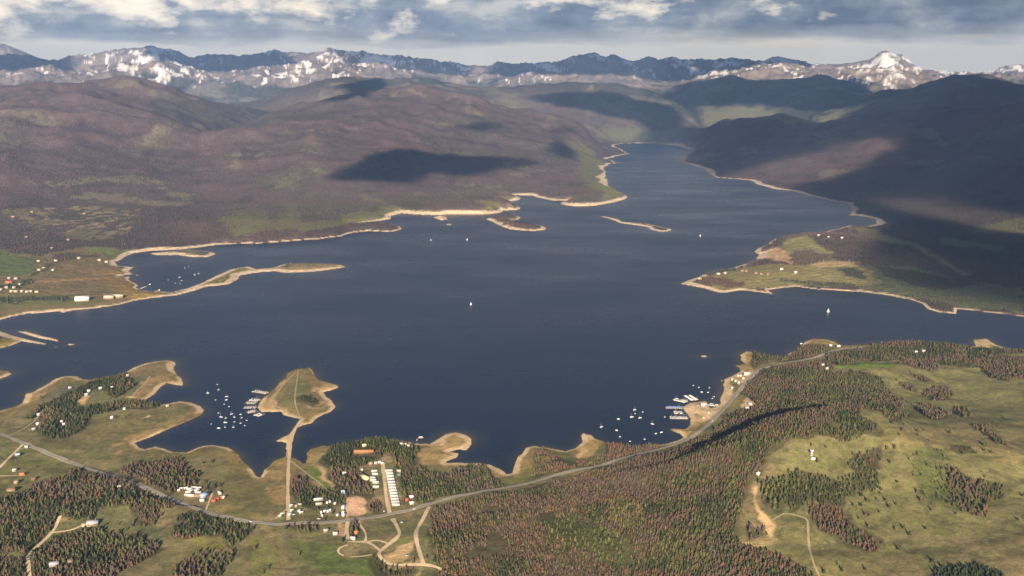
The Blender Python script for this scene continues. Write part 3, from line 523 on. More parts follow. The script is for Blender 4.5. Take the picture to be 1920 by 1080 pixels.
wood(ZB((290, 880), (340, 850), (490, 720), (640, 700), (780, 650), (920, 650), (1050, 700), (1200, 730), (1380, 780), (1440, 850), (1300, 920), (1180, 1000), (1050, 1080), (850, 1400), (290, 1400), (280, 1080)), 6.6, MIXW)
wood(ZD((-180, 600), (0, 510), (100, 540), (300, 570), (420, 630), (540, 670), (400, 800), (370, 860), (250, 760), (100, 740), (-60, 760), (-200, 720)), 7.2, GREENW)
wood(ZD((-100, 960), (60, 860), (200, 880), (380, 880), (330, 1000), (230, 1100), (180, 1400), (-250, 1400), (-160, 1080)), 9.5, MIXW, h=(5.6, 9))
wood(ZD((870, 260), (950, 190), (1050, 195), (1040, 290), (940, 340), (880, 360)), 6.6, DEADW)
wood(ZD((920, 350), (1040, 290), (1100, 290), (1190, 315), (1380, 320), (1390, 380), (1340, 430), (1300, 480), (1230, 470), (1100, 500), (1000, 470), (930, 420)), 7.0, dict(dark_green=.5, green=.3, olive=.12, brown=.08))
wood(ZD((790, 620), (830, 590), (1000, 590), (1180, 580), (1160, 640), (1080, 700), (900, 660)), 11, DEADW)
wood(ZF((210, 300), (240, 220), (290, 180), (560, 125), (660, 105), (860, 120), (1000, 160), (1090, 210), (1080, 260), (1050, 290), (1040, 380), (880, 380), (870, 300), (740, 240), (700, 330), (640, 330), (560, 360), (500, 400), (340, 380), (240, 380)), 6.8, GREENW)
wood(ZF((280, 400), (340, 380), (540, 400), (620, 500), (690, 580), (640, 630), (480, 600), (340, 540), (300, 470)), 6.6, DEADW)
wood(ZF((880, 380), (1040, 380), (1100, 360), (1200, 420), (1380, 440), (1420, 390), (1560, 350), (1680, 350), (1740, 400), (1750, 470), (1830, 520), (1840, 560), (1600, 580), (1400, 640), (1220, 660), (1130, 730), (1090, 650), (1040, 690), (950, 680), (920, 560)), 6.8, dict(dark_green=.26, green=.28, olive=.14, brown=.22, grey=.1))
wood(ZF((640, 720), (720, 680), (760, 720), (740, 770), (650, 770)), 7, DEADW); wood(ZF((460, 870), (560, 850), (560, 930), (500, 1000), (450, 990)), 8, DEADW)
BIG = [(806, 962), (840, 950), (890, 937), (942, 927), (1002, 916), (1042, 902), (1100, 891), (1163, 873), (1197, 862), (1242, 853), (1278, 842), (1312, 824), (1350, 800)] + ZG((1330, 690), (1480, 620), (1640, 570), (1560, 500), (1480, 470), (1560, 340), (1680, 240), (1850, 215)) + [(1480, 689), (1537, 676), (1556, 668), (1560, 700), (1600, 700)] + ZJ((480, 330), (620, 340), (760, 400), (760, 440), (900, 560), (940, 640), (820, 690), (780, 700), (700, 640), (600, 640), (600, 720), (760, 800), (560, 880), (420, 900), (0, 880)) + [(1440, 848), (1428, 872), (1412, 900), (1400, 930), (1385, 965), (1378, 1010), (1440, 1034), (1490, 1060), (1524, 1084), (1540, 1220), (780, 1220), (818, 1080), (816, 1040), (806, 1000)]
BIGW = H2(BIG); woods.append((BIGW, 3.7, 'big', .8, (5.4, 8.8), -0.05)); bigm = paint(None, (0.042, 0.034, 0.018), .8, isnear, world_pts=BIGW)  # big wood floor, its gap shade deepened in the colour
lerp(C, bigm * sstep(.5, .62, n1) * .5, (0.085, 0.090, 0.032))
thin = paint(ZI((300, 360), (460, 400), (500, 560), (420, 640), (320, 600)), (0.17, 0.125, 0.052), .6, isnear)
wood([(1000, 846), (1020, 840), (1050, 864), (1100, 866), (1140, 848), (1134, 833), (1150, 833), (1200, 839), (1240, 837), (1225, 846), (1160, 860), (1100, 874), (1042, 885), (1000, 896)], 6.6, dict(rust=.42, brown=.36, grey=.12, olive=.1))
wood([(1415, 661), (1450, 669), (1480, 669), (1500, 651), (1520, 646), (1560, 652), (1572, 656), (1540, 663), (1480, 676), (1430, 683), (1412, 690), (1408, 676)], 6.8, MIXW)
wood(ZJ((430, 170), (640, 145), (680, 110), (900, 95), (1100, 95), (1250, 105), (1400, 125), (1520, 140), (1480, 200), (1230, 210), (950, 225), (700, 250), (560, 250), (420, 285), (300, 270), (270, 215)), 7.2, dict(dark_green=.22, green=.22, olive=.12, rust=.14, brown=.24, grey=.06))
wood(ZJ((1540, 140), (1700, 155), (1930, 158), (2200, 165), (2200, 190), (1920, 180), (1700, 190), (1480, 200)), 7.5, GREENW)
wood(ZJ((900, 270), (960, 230), (1240, 215), (1480, 205), (1680, 205), (1930, 215), (2300, 230), (2300, 420), (1920, 390), (1780, 420), (1640, 390), (1560, 300), (1260, 290), (1180, 350), (1060, 310)), 7.4, DEADW)
wood(ZK((-20, 230), (200, 250), (400, 290), (490, 270), (500, 130), (560, 110), (620, 190), (700, 220), (730, 350), (700, 400), (600, 400), (480, 440), (430, 520), (180, 480), (0, 560)), 8.6, dict(dark_green=.3, green=.4, olive=.3), h=(5.4, 8.4))
wood(ZK((160, 490), (430, 520), (520, 660), (680, 750), (770, 800), (770, 890), (680, 900), (560, 870), (400, 780), (240, 680), (170, 600)), 7.2, dict(rust=.4, brown=.3, grey=.12, green=.18), h=(5.4, 8.4))
wood(ZK((1000, 60), (1250, 40), (1330, 200), (1300, 480), (1080, 440), (1020, 300)), 10, dict(leafy=.55, green=.25, olive=.2), h=(4, 8), clump=.2, floor=(0.085, 0.096, 0.034))
wood(ZK((1300, 200), (1540, 320), (1700, 310), (1770, 340), (1740, 430), (1640, 500), (1590, 590), (1450, 560), (1300, 480)), 8.5, dict(leafy=.35, green=.35, rust=.12, brown=.18), h=(6, 11), floor=(0.08, 0.088, 0.032))
wood(ZK((1520, 310), (1640, 320), (1700, 420), (1620, 490), (1540, 460)), 8, DEADW); wood(ZK((1280, 180), (1420, 200), (1420, 290), (1300, 270)), 10, DEADW, h=(6, 11))
wood(ZJ((1100, 510), (1180, 470), (1260, 460), (1340, 510), (1290, 570), (1180, 575)), 7.5, DEADW); wood(ZJ((1030, 640), (1100, 605), (1240, 630), (1310, 680), (1270, 730), (1160, 725)), 7.5, DEADW)
wood(ZJ((1000, 360), (1080, 370), (1150, 400), (1120, 420), (1040, 400)), 9, DEADW); wood(ZJ((1340, 640), (1460, 620), (1500, 700), (1420, 710)), 11, MIXW)
wood(ZJ((880, 400), (1020, 450), (1000, 500), (900, 470)), 13, MIXW); wood(ZJ((820, 660), (960, 690), (940, 780), (800, 720)), 14, MIXW); wood(ZJ((1480, 780), (1640, 770), (1760, 900), (1800, 960), (1640, 880)), 12, MIXW)
wood(ZK((510, 70), (640, 60), (740, 10), (760, 100), (690, 180), (560, 190)), 13, MIXW); wood(ZK((1300, 40), (1480, 20), (1560, 80), (1420, 100)), 16, MIXW)
wood(ZK((1180, 1080), (1280, 1040), (1420, 1010), (1520, 985), (1640, 1030), (1760, 1085), (1850, 1250), (1100, 1250)), 5.0, dict(dark_green=1.0), floor=(0.03, 0.032, 0.02))  # dense dark grove added in place of a deep corner shadow
wood(ZC((910, 420), (1000, 400), (1080, 410), (1140, 450), (1110, 480), (1000, 450), (930, 440)), 8.5, dict(dark_green=.6, green=.4), h=(5.6, 9))
wood(ZI((1520, 620), (1700, 640), (1720, 700), (1560, 740)), 9, dict(grey=.5, green=.3, brown=.2), h=(6, 10)); wood(ZI((1640, 200), (1920, 230), (1920, 440), (1800, 500), (1700, 420)), 10, dict(dark_green=.3, green=.4, olive=.3), h=(8, 12))
wood(ZD((1610, 920), (1700, 900), (1760, 960), (1800, 1010), (1900, 1010), (2000, 1020), (2000, 1080), (1700, 1080)), 11, GREENW)
wood(ZA((90, 920), (190, 900), (190, 950), (130, 950)), 9, GREENW); wood(ZA((250, 610), (290, 560), (360, 490), (360, 520), (290, 600)), 8, GREENW)
wood(ZB((620, 150), (740, 110), (740, 140), (640, 170)), 9, DEADW); wood(ZW((840, 400), (1000, 380), (1000, 480), (900, 480)), 9, GREENW); wood(ZW((1080, 330), (1240, 370), (1200, 430), (1090, 420)), 9, GREENW)
FARW = []                                     # groves across the water
for P, fc in [(ZN((90, 540), (200, 545), (340, 565), (350, 585), (250, 590), (100, 575)), (0.10, 0.06, 0.05)), (ZN((120, 515), (300, 485), (290, 500), (140, 530)), (0.05, 0.055, 0.035)),
              (ZN((545, 545), (660, 560), (900, 575), (1060, 590), (1000, 600), (700, 585), (580, 570)), (0.055, 0.06, 0.038)), (ZN((870, 500), (960, 490), (1060, 540), (1060, 560), (920, 540)), (0.055, 0.06, 0.038)),
              (ZN((600, 400), (700, 385), (830, 420), (830, 445), (720, 460), (620, 465)), (0.09, 0.066, 0.054)), (ZN((440, 370), (560, 310), (610, 310), (560, 345), (470, 375)), (0.06, 0.052, 0.042)),
              (ZN((380, 455), (420, 435), (500, 445), (510, 460), (420, 470), (375, 470)), (0.06, 0.05, 0.042)), (ZL((1590, 478), (1640, 466), (1660, 474), (1620, 484)), (0.06, 0.055, 0.035)), (ZL((1740, 472), (1790, 472), (1800, 479), (1750, 481)), (0.06, 0.055, 0.035)),
              (ZN((1060, 470), (1500, 540), (1700, 580), (1640, 590), (1420, 610), (1200, 560)), (0.06, 0.055, 0.04)), (ZL((1400, 320), (1430, 285), (1560, 268), (1640, 290), (1560, 310), (1450, 325)), (0.09, 0.06, 0.052)),
              (ZR((560, 600), (700, 560), (1050, 590), (1100, 605), (840, 640), (600, 680)), (0.07, 0.055, 0.045)), (ZR((-100, 1060), (700, 1050), (900, 1075), (700, 1100), (-100, 1130)), (0.05, 0.06, 0.03)),
              (ZR((350, 800), (460, 760), (500, 700), (620, 660), (600, 700), (480, 770), (400, 830)), (0.045, 0.055, 0.03)), (ZR((-80, 950), (150, 920), (330, 860), (370, 890), (200, 980), (0, 960)), (0.045, 0.055, 0.03)),
              (ZM((170, 250), (260, 240), (290, 250), (250, 265), (190, 262)), (0.07, 0.05, 0.045)), (ZN((1370, 680), (1450, 680), (1520, 700), (1480, 715)), (0.06, 0.06, 0.035))]:
    paint(P, fc, .9, far | isl, forest=1)
FD[D < 6] = 0
# small broken texture of the near meadows: sage tufts, bare scrapes, drainage streaks
st_ = fbm(GX * .35 + GY * .2, GY, 16, 4, 111); tf = fbm(GX, GY, 7, 3, 112); dull = 1 - sstep(.34, .46, C[..., 0]); lerp(C, isnear * (D > 3) * sstep(.56, .66, tf) * .35 * dull, (0.075, 0.072, 0.036)); lerp(C, isnear * (D > 3) * sstep(.60, .72, st_) * .35 * dull, (0.25, 0.185, 0.10)); lerp(C, isnear * (D > 3) * sstep(.60, .68, fbm(GX + 300, GY, 22, 4, 113)) * .5 * dull, (0.095, 0.098, 0.04))

# ------------------------------------------------------------------ meshes from arrays
def mesh_obj(name, verts, faces, mat=None, parent=None, cols=None, smooth=False, sizes=None):
    me = bpy.data.meshes.new(name); verts = np.asarray(verts, np.float32)
    if sizes is None:
        faces = np.asarray(faces, np.int32); sizes = np.full(len(faces), faces.shape[1], np.int32); flatf = faces.ravel()
    else: flatf = np.asarray(faces, np.int32)
    me.vertices.add(len(verts)); me.vertices.foreach_set('co', verts.ravel())
    me.loops.add(len(flatf)); me.loops.foreach_set('vertex_index', flatf)
    me.polygons.add(len(sizes)); st = np.concatenate([[0], np.cumsum(sizes)[:-1]]).astype(np.int32)
    me.polygons.foreach_set('loop_start', st); me.polygons.foreach_set('loop_total', sizes.astype(np.int32))
    if smooth: me.polygons.foreach_set('use_smooth', np.ones(len(sizes), bool))
    me.update(calc_edges=True)
    if cols is not None:
        a = me.color_attributes.new('tint', 'FLOAT_COLOR', 'POINT'); cc = np.ones((len(verts), 4), np.float32); cc[:, :cols.shape[1]] = cols
        a.data.foreach_set('color', cc.ravel())
    if mat: me.materials.append(mat)
    o = bpy.data.objects.new(name, me); col.objects.link(o)
    if parent: o.parent = parent
    return o
def tag(o, label=None, cat=None, group=None, kind=None):
    if label: o['label'] = label
    if cat: o['category'] = cat
    if group: o['group'] = group
    if kind: o['kind'] = kind
    return o
def new_mat(name):
    m = bpy.data.materials.new(name); m.use_nodes = True; nt = m.node_tree; b = nt.nodes['Principled BSDF']; return m, nt, b
MATS = {}
def paint_mat(name, c, rough=.7, var=.18, scale=2.0, metal=0.0):
    if name in MATS: return MATS[name]
    m, nt, b = new_mat(name); tc = node(nt, 'ShaderNodeTexCoord'); n = node(nt, 'ShaderNodeTexNoise'); n.inputs['Scale'].default_value = scale; n.inputs['Detail'].default_value = 4
    nt.links.new(tc.outputs['Object'], n.inputs['Vector'])
    nt.links.new(ramp(nt, n.outputs['Fac'], [(.25, tuple(v * (1 - var) for v in c)), (.75, tuple(min(1, v * (1 + var)) for v in c))]), b.inputs['Base Color'])
    b.inputs['Roughness'].default_value = rough; b.inputs['Metallic'].default_value = metal; b.inputs['Specular IOR Level'].default_value = .3; MATS[name] = m; return m
def ground_mat(name, scales, amp, bumps=()):
    m, nt, b = new_mat(name); at = node(nt, 'ShaderNodeVertexColor', layer_name='tint'); geo = node(nt, 'ShaderNodeNewGeometry')
    c = at.outputs[0]
    for s, a in zip(scales, amp):
        n = node(nt, 'ShaderNodeTexNoise'); n.inputs['Scale'].default_value = s; n.inputs['Detail'].default_value = 5; n.inputs['Roughness'].default_value = .62
        nt.links.new(geo.outputs['Position'], n.inputs['Vector'])
        f = ramp(nt, n.outputs['Fac'], [(.28, (1 - a,) * 3), (.72, (1 + a,) * 3)]); c = mixc(nt, 1.0, c, f, 'MULTIPLY')
    nt.links.new(c, b.inputs['Base Color']); b.inputs['Roughness'].default_value = .95; b.inputs['Specular IOR Level'].default_value = .08
    prev = None
    for s, dist in bumps:
        n = node(nt, 'ShaderNodeTexNoise'); n.inputs['Scale'].default_value = s; n.inputs['Detail'].default_value = 4; nt.links.new(geo.outputs['Position'], n.inputs['Vector'])
        bp = node(nt, 'ShaderNodeBump'); bp.inputs['Strength'].default_value = 1; bp.inputs['Distance'].default_value = dist
        nt.links.new(n.outputs['Fac'], bp.inputs['Height'])
        if prev: nt.links.new(prev, bp.inputs['Normal'])
        prev = bp.outputs[0]
    if prev: nt.links.new(prev, b.inputs['Normal'])
    return m

# ------------------------------------------------------------------ ground, hills and ranges (three stretches of the same height field)
def stretch(name, i0, i1, mat):
    i1 = min(i1, NR - 1); n = i1 - i0 + 1
    V = np.stack([GX[i0:i1 + 1], GY[i0:i1 + 1], Z[i0:i1 + 1]], -1).reshape(-1, 3)
    a = (np.arange(n - 1)[:, None] * NPHI + np.arange(NPHI - 1)[None]).ravel()
    keep = np.maximum.reduce([D[i0:i1, :-1], D[i0 + 1:i1 + 1, :-1], D[i0:i1, 1:], D[i0 + 1:i1 + 1, 1:]]).ravel() > -90
    a = a[keep]
    Fc = np.stack([a, a + 1, a + NPHI + 1, a + NPHI], 1)
    o = mesh_obj(name, V, Fc, mat, cols=C[i0:i1 + 1].reshape(-1, 3), smooth=True); tag(o, kind='structure'); return o
gm = ground_mat('meadow_ground', (.42, .11, .025), (.30, .24, .20), ((.25, .7),)); hm = ground_mat('hill_ground', (.07, .012), (.26, .16), ((.05, 7.0),)); mm = ground_mat('mountain_ground', (.012, .003), (.20, .15), ((.01, 22.0),))
iA = int(np.searchsorted(R, 2950)); iB = int(np.searchsorted(R, 12800))
stretch('ground', 0, iA, gm); stretch('hills', iA, iB, hm); stretch('mountains', iB, NR - 1, mm)
bedm, nt, b = new_mat('lake_bed'); b.inputs['Base Color'].default_value = (.05, .045, .03, 1); b.inputs['Roughness'].default_value = 1
nn = 96; aa = np.linspace(0, 2 * math.pi, nn, endpoint=False)
tag(mesh_obj('lake_bed', np.concatenate([[[0, 0, -16]], np.stack([120000 * np.cos(aa), 120000 * np.sin(aa), np.full(nn, -16)], 1)]), [(0, i + 1, (i + 1) % nn + 1) for i in range(nn)], bedm), kind='structure')

# ------------------------------------------------------------------ lake
def build_lake():
    m, nt, b = new_mat('lake_water'); geo = node(nt, 'ShaderNodeNewGeometry')
    mp = node(nt, 'ShaderNodeMapping'); mp.inputs['Rotation'].default_value[2] = .5; mp.inputs['Scale'].default_value = (.45, 1, 1); nt.links.new(geo.outputs['Position'], mp.inputs[0])
    n = node(nt, 'ShaderNodeTexNoise'); n.inputs['Scale'].default_value = .0042; n.inputs['Detail'].default_value = 7; n.inputs['Roughness'].default_value = .6; nt.links.new(mp.outputs[0], n.inputs['Vector'])
    nt.links.new(ramp(nt, n.outputs['Fac'], [(.3, (0.0040, 0.0115, 0.029)), (.7, (0.0062, 0.0150, 0.034))]), b.inputs['Base Color'])
    nt.links.new(ramp(nt, n.outputs['Fac'], [(.35, (.25,) * 3), (.65, (.35,) * 3)]), b.inputs['Roughness'])
    b.inputs['IOR'].default_value = 1.33; b.inputs['Specular IOR Level'].default_value = .33
    w = node(nt, 'ShaderNodeTexNoise'); w.inputs['Scale'].default_value = .12; w.inputs['Detail'].default_value = 3; nt.links.new(mp.outputs[0], w.inputs['Vector'])
    bp = node(nt, 'ShaderNodeBump'); bp.inputs['Strength'].default_value = .2; bp.inputs['Distance'].default_value = .25; nt.links.new(w.outputs['Fac'], bp.inputs['Height']); nt.links.new(bp.outputs[0], b.inputs['Normal'])
    # the sheet: a fine fan where the camera looks, carrying how shallow the water is, and coarse wings beyond it
    ri = np.concatenate([np.arange(0, rows_max, 2), [rows_max]]); ci = np.concatenate([np.arange(0, NPHI - 1, 2), [NPHI - 1]]); gx = GX[np.ix_(ri, ci)]; gy = GY[np.ix_(ri, ci)]; nr, nc = gx.shape
    dp = np.maximum(-D[np.ix_(ri, ci)], 0); sh = np.exp(-dp / (8 + gy * .0026)) * np.clip(1.5 * fbm(gx, gy, 110, 4, 121) - .25, 0, 1); V = np.stack([gx, gy, np.zeros_like(gx)], -1).reshape(-1, 3); a = (np.arange(nr - 1)[:, None] * nc + np.arange(nc - 1)[None]).ravel(); Fq = np.stack([a, a + 1, a + nc + 1, a + nc], 1)
    n0 = len(V); r1 = R[rows_max]; W = []
    for s, jj in ((-1, 0), (1, nc - 1)):
        for rad in (gy[0, jj] / math.cos(PH[0]), r1):
            for k in range(7): t = s * (-PH[0] + k * .2); W.append((rad * math.sin(t), rad * math.cos(t), 0))
    V = np.concatenate([V, np.array(W)]); q = []
    for w in range(2):
        o_ = n0 + w * 14
        for k in range(6): f4 = (o_ + k, o_ + k + 1, o_ + 7 + k + 1, o_ + 7 + k); q.append(f4 if w else f4[::-1])
    Fq = np.concatenate([Fq, np.array(q)]); shv = np.concatenate([sh.ravel(), np.zeros(28)])
    at = node(nt, 'ShaderNodeVertexColor', layer_name='tint'); bc = b.inputs['Base Color'].links[0].from_socket; nt.links.new(mixc(nt, at.outputs[0], bc, (.075, .062, .028)), b.inputs['Base Color'])
    tag(mesh_obj('lake_water', V, Fq, m, cols=np.repeat(shv[:, None], 3, 1)), kind='structure')
build_lake()

# ------------------------------------------------------------------ clouds over the scene, whose shade lies on the hills
def build_clouds():
    ALT = 2700.0
    def shade(P, soft, px=True, r=None):
        if px: W = hit(P)
        else:
            W = np.array([(rk * 1000 * math.sin(math.atan((x - 960) / F * cp)), rk * 1000 * math.cos(math.atan((x - 960) / F * cp)), 0) for x, rk in P])
            W[:, 2] = np.maximum(samp(Z, W[:, 0], W[:, 1]), 0)
        k = (ALT - W[:, 2]) / SUN[2]; return (W + SUN[None] * k[:, None])[:, :2], soft
    holes = [shade(ZQ((470, 940), (600, 880), (840, 810), (1180, 800), (1240, 860), (1190, 1010), (1040, 1050), (800, 1090), (620, 1110), (380, 1050)), 170), shade(ZN((1120, 140), (1240, 110), (1560, 110), (1800, 160), (2300, 230), (2300, 330), (1920, 310), (1700, 270), (1560, 250), (1460, 205), (1250, 170)), 230),
             shade([(1300, 200), (1420, 196), (1490, 204), (1620, 190), (1590, 214), (1500, 227), (1380, 226), (1300, 226)], 150)]
    items = [(shade([(1215, 268), (1300, 232), (1370, 223), (1470, 224), (1540, 205), (1640, 178), (1720, 158), (1850, 154), (2300, 170), (2500, 640), (2100, 600), (1920, 575), (1800, 556), (1715, 525), (1685, 485), (1690, 445), (1680, 425), (1600, 400), (1500, 360), (1400, 336), (1330, 318), (1280, 300), (1290, 283)], 260), .90),
        (shade(ZP((-90, 1010), (0, 960), (110, 905), (220, 880), (360, 870), (540, 890), (700, 900), (900, 905), (1070, 915), (900, 970), (700, 985), (560, 960), (400, 1030), (200, 1020)), 75), 1.0),
        (shade([(612, 190), (640, 162), (680, 152), (712, 156), (722, 165), (690, 178), (650, 186)], 120), 1.0),
        (shade(ZP((1050, 570), (1140, 540), (1400, 550), (1600, 560), (1780, 600), (1920, 650), (1960, 720), (1700, 700), (1500, 640), (1380, 620), (1200, 590)), 130), .95),
        (shade(ZP((650, 725), (760, 700), (900, 715), (780, 735)), 90), .75), (shade(ZP((1140, 740), (1280, 728), (1350, 740), (1250, 752)), 80), .7), (shade(ZP((1130, 830), (1220, 815), (1330, 860), (1320, 890), (1200, 865)), 80), .75),
        (shade([(375, 17.9), (580, 18.0), (600, 22), (365, 22)], 200, False), .85), (shade([(665, 18.2), (890, 17.6), (890, 22), (670, 22)], 240, False), .7), (shade([(930, 17.2), (1285, 17.2), (1290, 22), (930, 22)], 240.5, False), .85), (shade([(1290, 17.7), (1500, 18.1), (1500, 20.8), (1290, 20.8)], 150, False), .9),
        (shade([(1225, 11.6), (1640, 11.0), (1640, 15.0), (1240, 15.2)], 260, False), 1.0), (shade([(-200, 12.9), (330, 12.9), (330, 14.6), (-200, 14.8)], 200, False), .85), (shade([(-300, 17.6), (190, 17.6), (190, 21), (-300, 21)], 200, False), .8)]
    Vs, Fs, Ds, off = [], [], [], 0
    for (W, soft), dens in items:
        pad = soft * 1.2; mn = W.min(0) - pad; mx = W.max(0) + pad; cell = max(45.0, (mx - mn).max() / 150); nx = int((mx[0] - mn[0]) / cell) + 2; ny = int((mx[1] - mn[1]) / cell) + 2
        X, Y = np.meshgrid(mn[0] + np.arange(nx) * cell, mn[1] + np.arange(ny) * cell)
        Xw = X + soft * 2.6 * (fbm(X, Y, soft * 3.2, 5, 81) - .5); Yw = Y + soft * 4.2 * (fbm(X, Y, soft * 3.2, 5, 82) - .5)
        d = seg_dist(poly_segs(W), Xw, Yw, soft * 2); sd = np.where(pip(W, Xw, Yw), d, -d); den = sstep(-soft * .6, soft * .6, sd)
        if soft == 260:
            for Hp, hs in holes:
                d = seg_dist(poly_segs(Hp), Xw, Yw, hs * 3); sdh = np.where(pip(Hp, Xw, Yw), d, -d); den = den * (1 - .92 * sstep(-hs * .8, hs * .8, sdh))
        den = den * dens
        th = den * (60 + soft * .5) * (.6 + .8 * fbm(X, Y, 500, 4, 83))
        idx = np.arange(nx * ny).reshape(ny, nx); q = np.stack([idx[:-1, :-1], idx[:-1, 1:], idx[1:, 1:], idx[1:, :-1]], -1).reshape(-1, 4)
        q = q[den.ravel()[q].max(1) > .01]
        top = np.stack([X, Y, ALT + th], -1).reshape(-1, 3); bot = np.stack([X, Y, ALT - th * .15 - 1], -1).reshape(-1, 3)
        Vs += [top, bot]; Ds += [den.ravel(), den.ravel()]; Fs += [q + off, q[:, ::-1] + off + nx * ny]; off += 2 * nx * ny
    den = np.concatenate(Ds); m, nt, b = new_mat('cloud_vapour'); nt.nodes.remove(b); out = nt.nodes['Material Output']
    at = node(nt, 'ShaderNodeVertexColor', layer_name='tint'); tr = node(nt, 'ShaderNodeBsdfTransparent'); df = node(nt, 'ShaderNodeBsdfDiffuse'); df.inputs[0].default_value = (.75, .76, .78, 1)
    tl = node(nt, 'ShaderNodeBsdfTranslucent'); tl.inputs[0].default_value = (.3, .3, .32, 1); mx1 = node(nt, 'ShaderNodeMixShader'); mx1.inputs[0].default_value = .25; nt.links.new(df.outputs[0], mx1.inputs[1]); nt.links.new(tl.outputs[0], mx1.inputs[2])
    mx2 = node(nt, 'ShaderNodeMixShader'); nt.links.new(at.outputs[0], mx2.inputs[0]); nt.links.new(tr.outputs[0], mx2.inputs[1]); nt.links.new(mx1.outputs[0], mx2.inputs[2]); nt.links.new(mx2.outputs[0], out.inputs[0])
    o = mesh_obj('cloud_cover', np.concatenate(Vs), np.concatenate(Fs), m, cols=np.repeat(den[:, None], 3, 1), smooth=True); tag(o, kind='structure')
build_clouds()

# ------------------------------------------------------------------ conifers
def tree_shape(seed, tiers=5, sides=7, slim=0.17, simple=False):
    """unit-height conifer: ragged, drooping tiers round a thin stem; returns (verts, tris, tone factor per vertex)"""
    r = random.Random(seed); V, T, S = [], [], []
    z0 = 0.10 + .08 * r.random(); lean = ((r.random() - .5) * .06, (r.random() - .5) * .06)
    for t in range(tiers):
        f = t / tiers; zb = z0 + (1 - z0) * f * .93; zt = min(1.0, zb + (1 - z0) * (1.55 / tiers)); rad = slim * (1 - f) ** .75 * (.8 + .4 * r.random()) + .012
        ax = lean[0] * zb + (r.random() - .5) * .03; ay = lean[1] * zb + (r.random() - .5) * .03; b = len(V); V.append((ax, ay, zt)); S.append(1.15)
        off = r.random() * 6.28
        for k in range(sides):
            a = off + 2 * math.pi * k / sides; q = rad * (1.25 if k % 2 else .62) * (.75 + .5 * r.random())
            V.append((ax + q * math.cos(a), ay + q * math.sin(a), zb + (r.random() - .55) * .07)); S.append(.72 + .5 * r.random())
        for k in range(sides): T.append((b, b + 1 + k, b + 1 + (k + 1) % sides))
    return np.array(V), np.array(T), np.array(S)
def bush_shape(seed, n=16):
    r = random.Random(seed); V, T, S = [], [], []
    for i in range(n):
        a = r.random() * 6.28; h = r.random(); q = .36 * math.sqrt(max(.02, 1 - (2 * h - 1) ** 2)) * (.6 + .5 * r.random()); c = np.array([q * math.cos(a), q * math.sin(a), .28 + .7 * h]); b = len(V)
        for k in range(3): V.append(tuple(c + np.array([r.uniform(-.2, .2), r.uniform(-.2, .2), r.uniform(-.16, .16)]))); S.append(.75 + .5 * r.random())
        T.append((b, b + 1, b + 2))
    return np.array(V), np.array(T), np.array(S)
SHAPES = [tree_shape(i, 5, 7, .27 + .04 * (i % 3)) for i in range(6)]; LOW = [tree_shape(40 + i, 2, 5, .22) for i in range(4)]; BUSH = [bush_shape(i) for i in range(4)]
TRUNK = (np.array([(.013 * math.cos(a), .013 * math.sin(a), z) for z, k in ((-.03, 1), (.4, .6)) for a in (0, 2.1, 4.2)]), np.array([(0, 1, 4), (0, 4, 3), (1, 2, 5), (1, 5, 4), (2, 0, 3), (2, 3, 5)]))
ROADS = []                                    # filled below, keeps trees off the carriageway
main_px = [(-300, 740), (-120, 783), (0, 813), (42, 831), (104, 856), (179, 883), (219, 895), (246, 906), (292, 924), (333, 940), (385, 960), (443, 976), (506, 983), (548, 982), (610, 980), (652, 977), (698, 971), (731, 964), (760, 959), (783, 953), (800, 946), (833, 937), (888, 925), (942, 916), (1002, 904), (1042, 890), (1100, 879),
    (1140, 868), (1170, 859), (1197, 851), (1242, 841), (1278, 829), (1309, 812), (1330, 795), (1347, 777), (1361, 762), (1382, 738), (1399, 717), (1417, 697), (1438, 688), (1465, 683), (1500, 676), (1537, 668), (1555, 660), (1572, 655), (1600, 652), (1640, 650)]
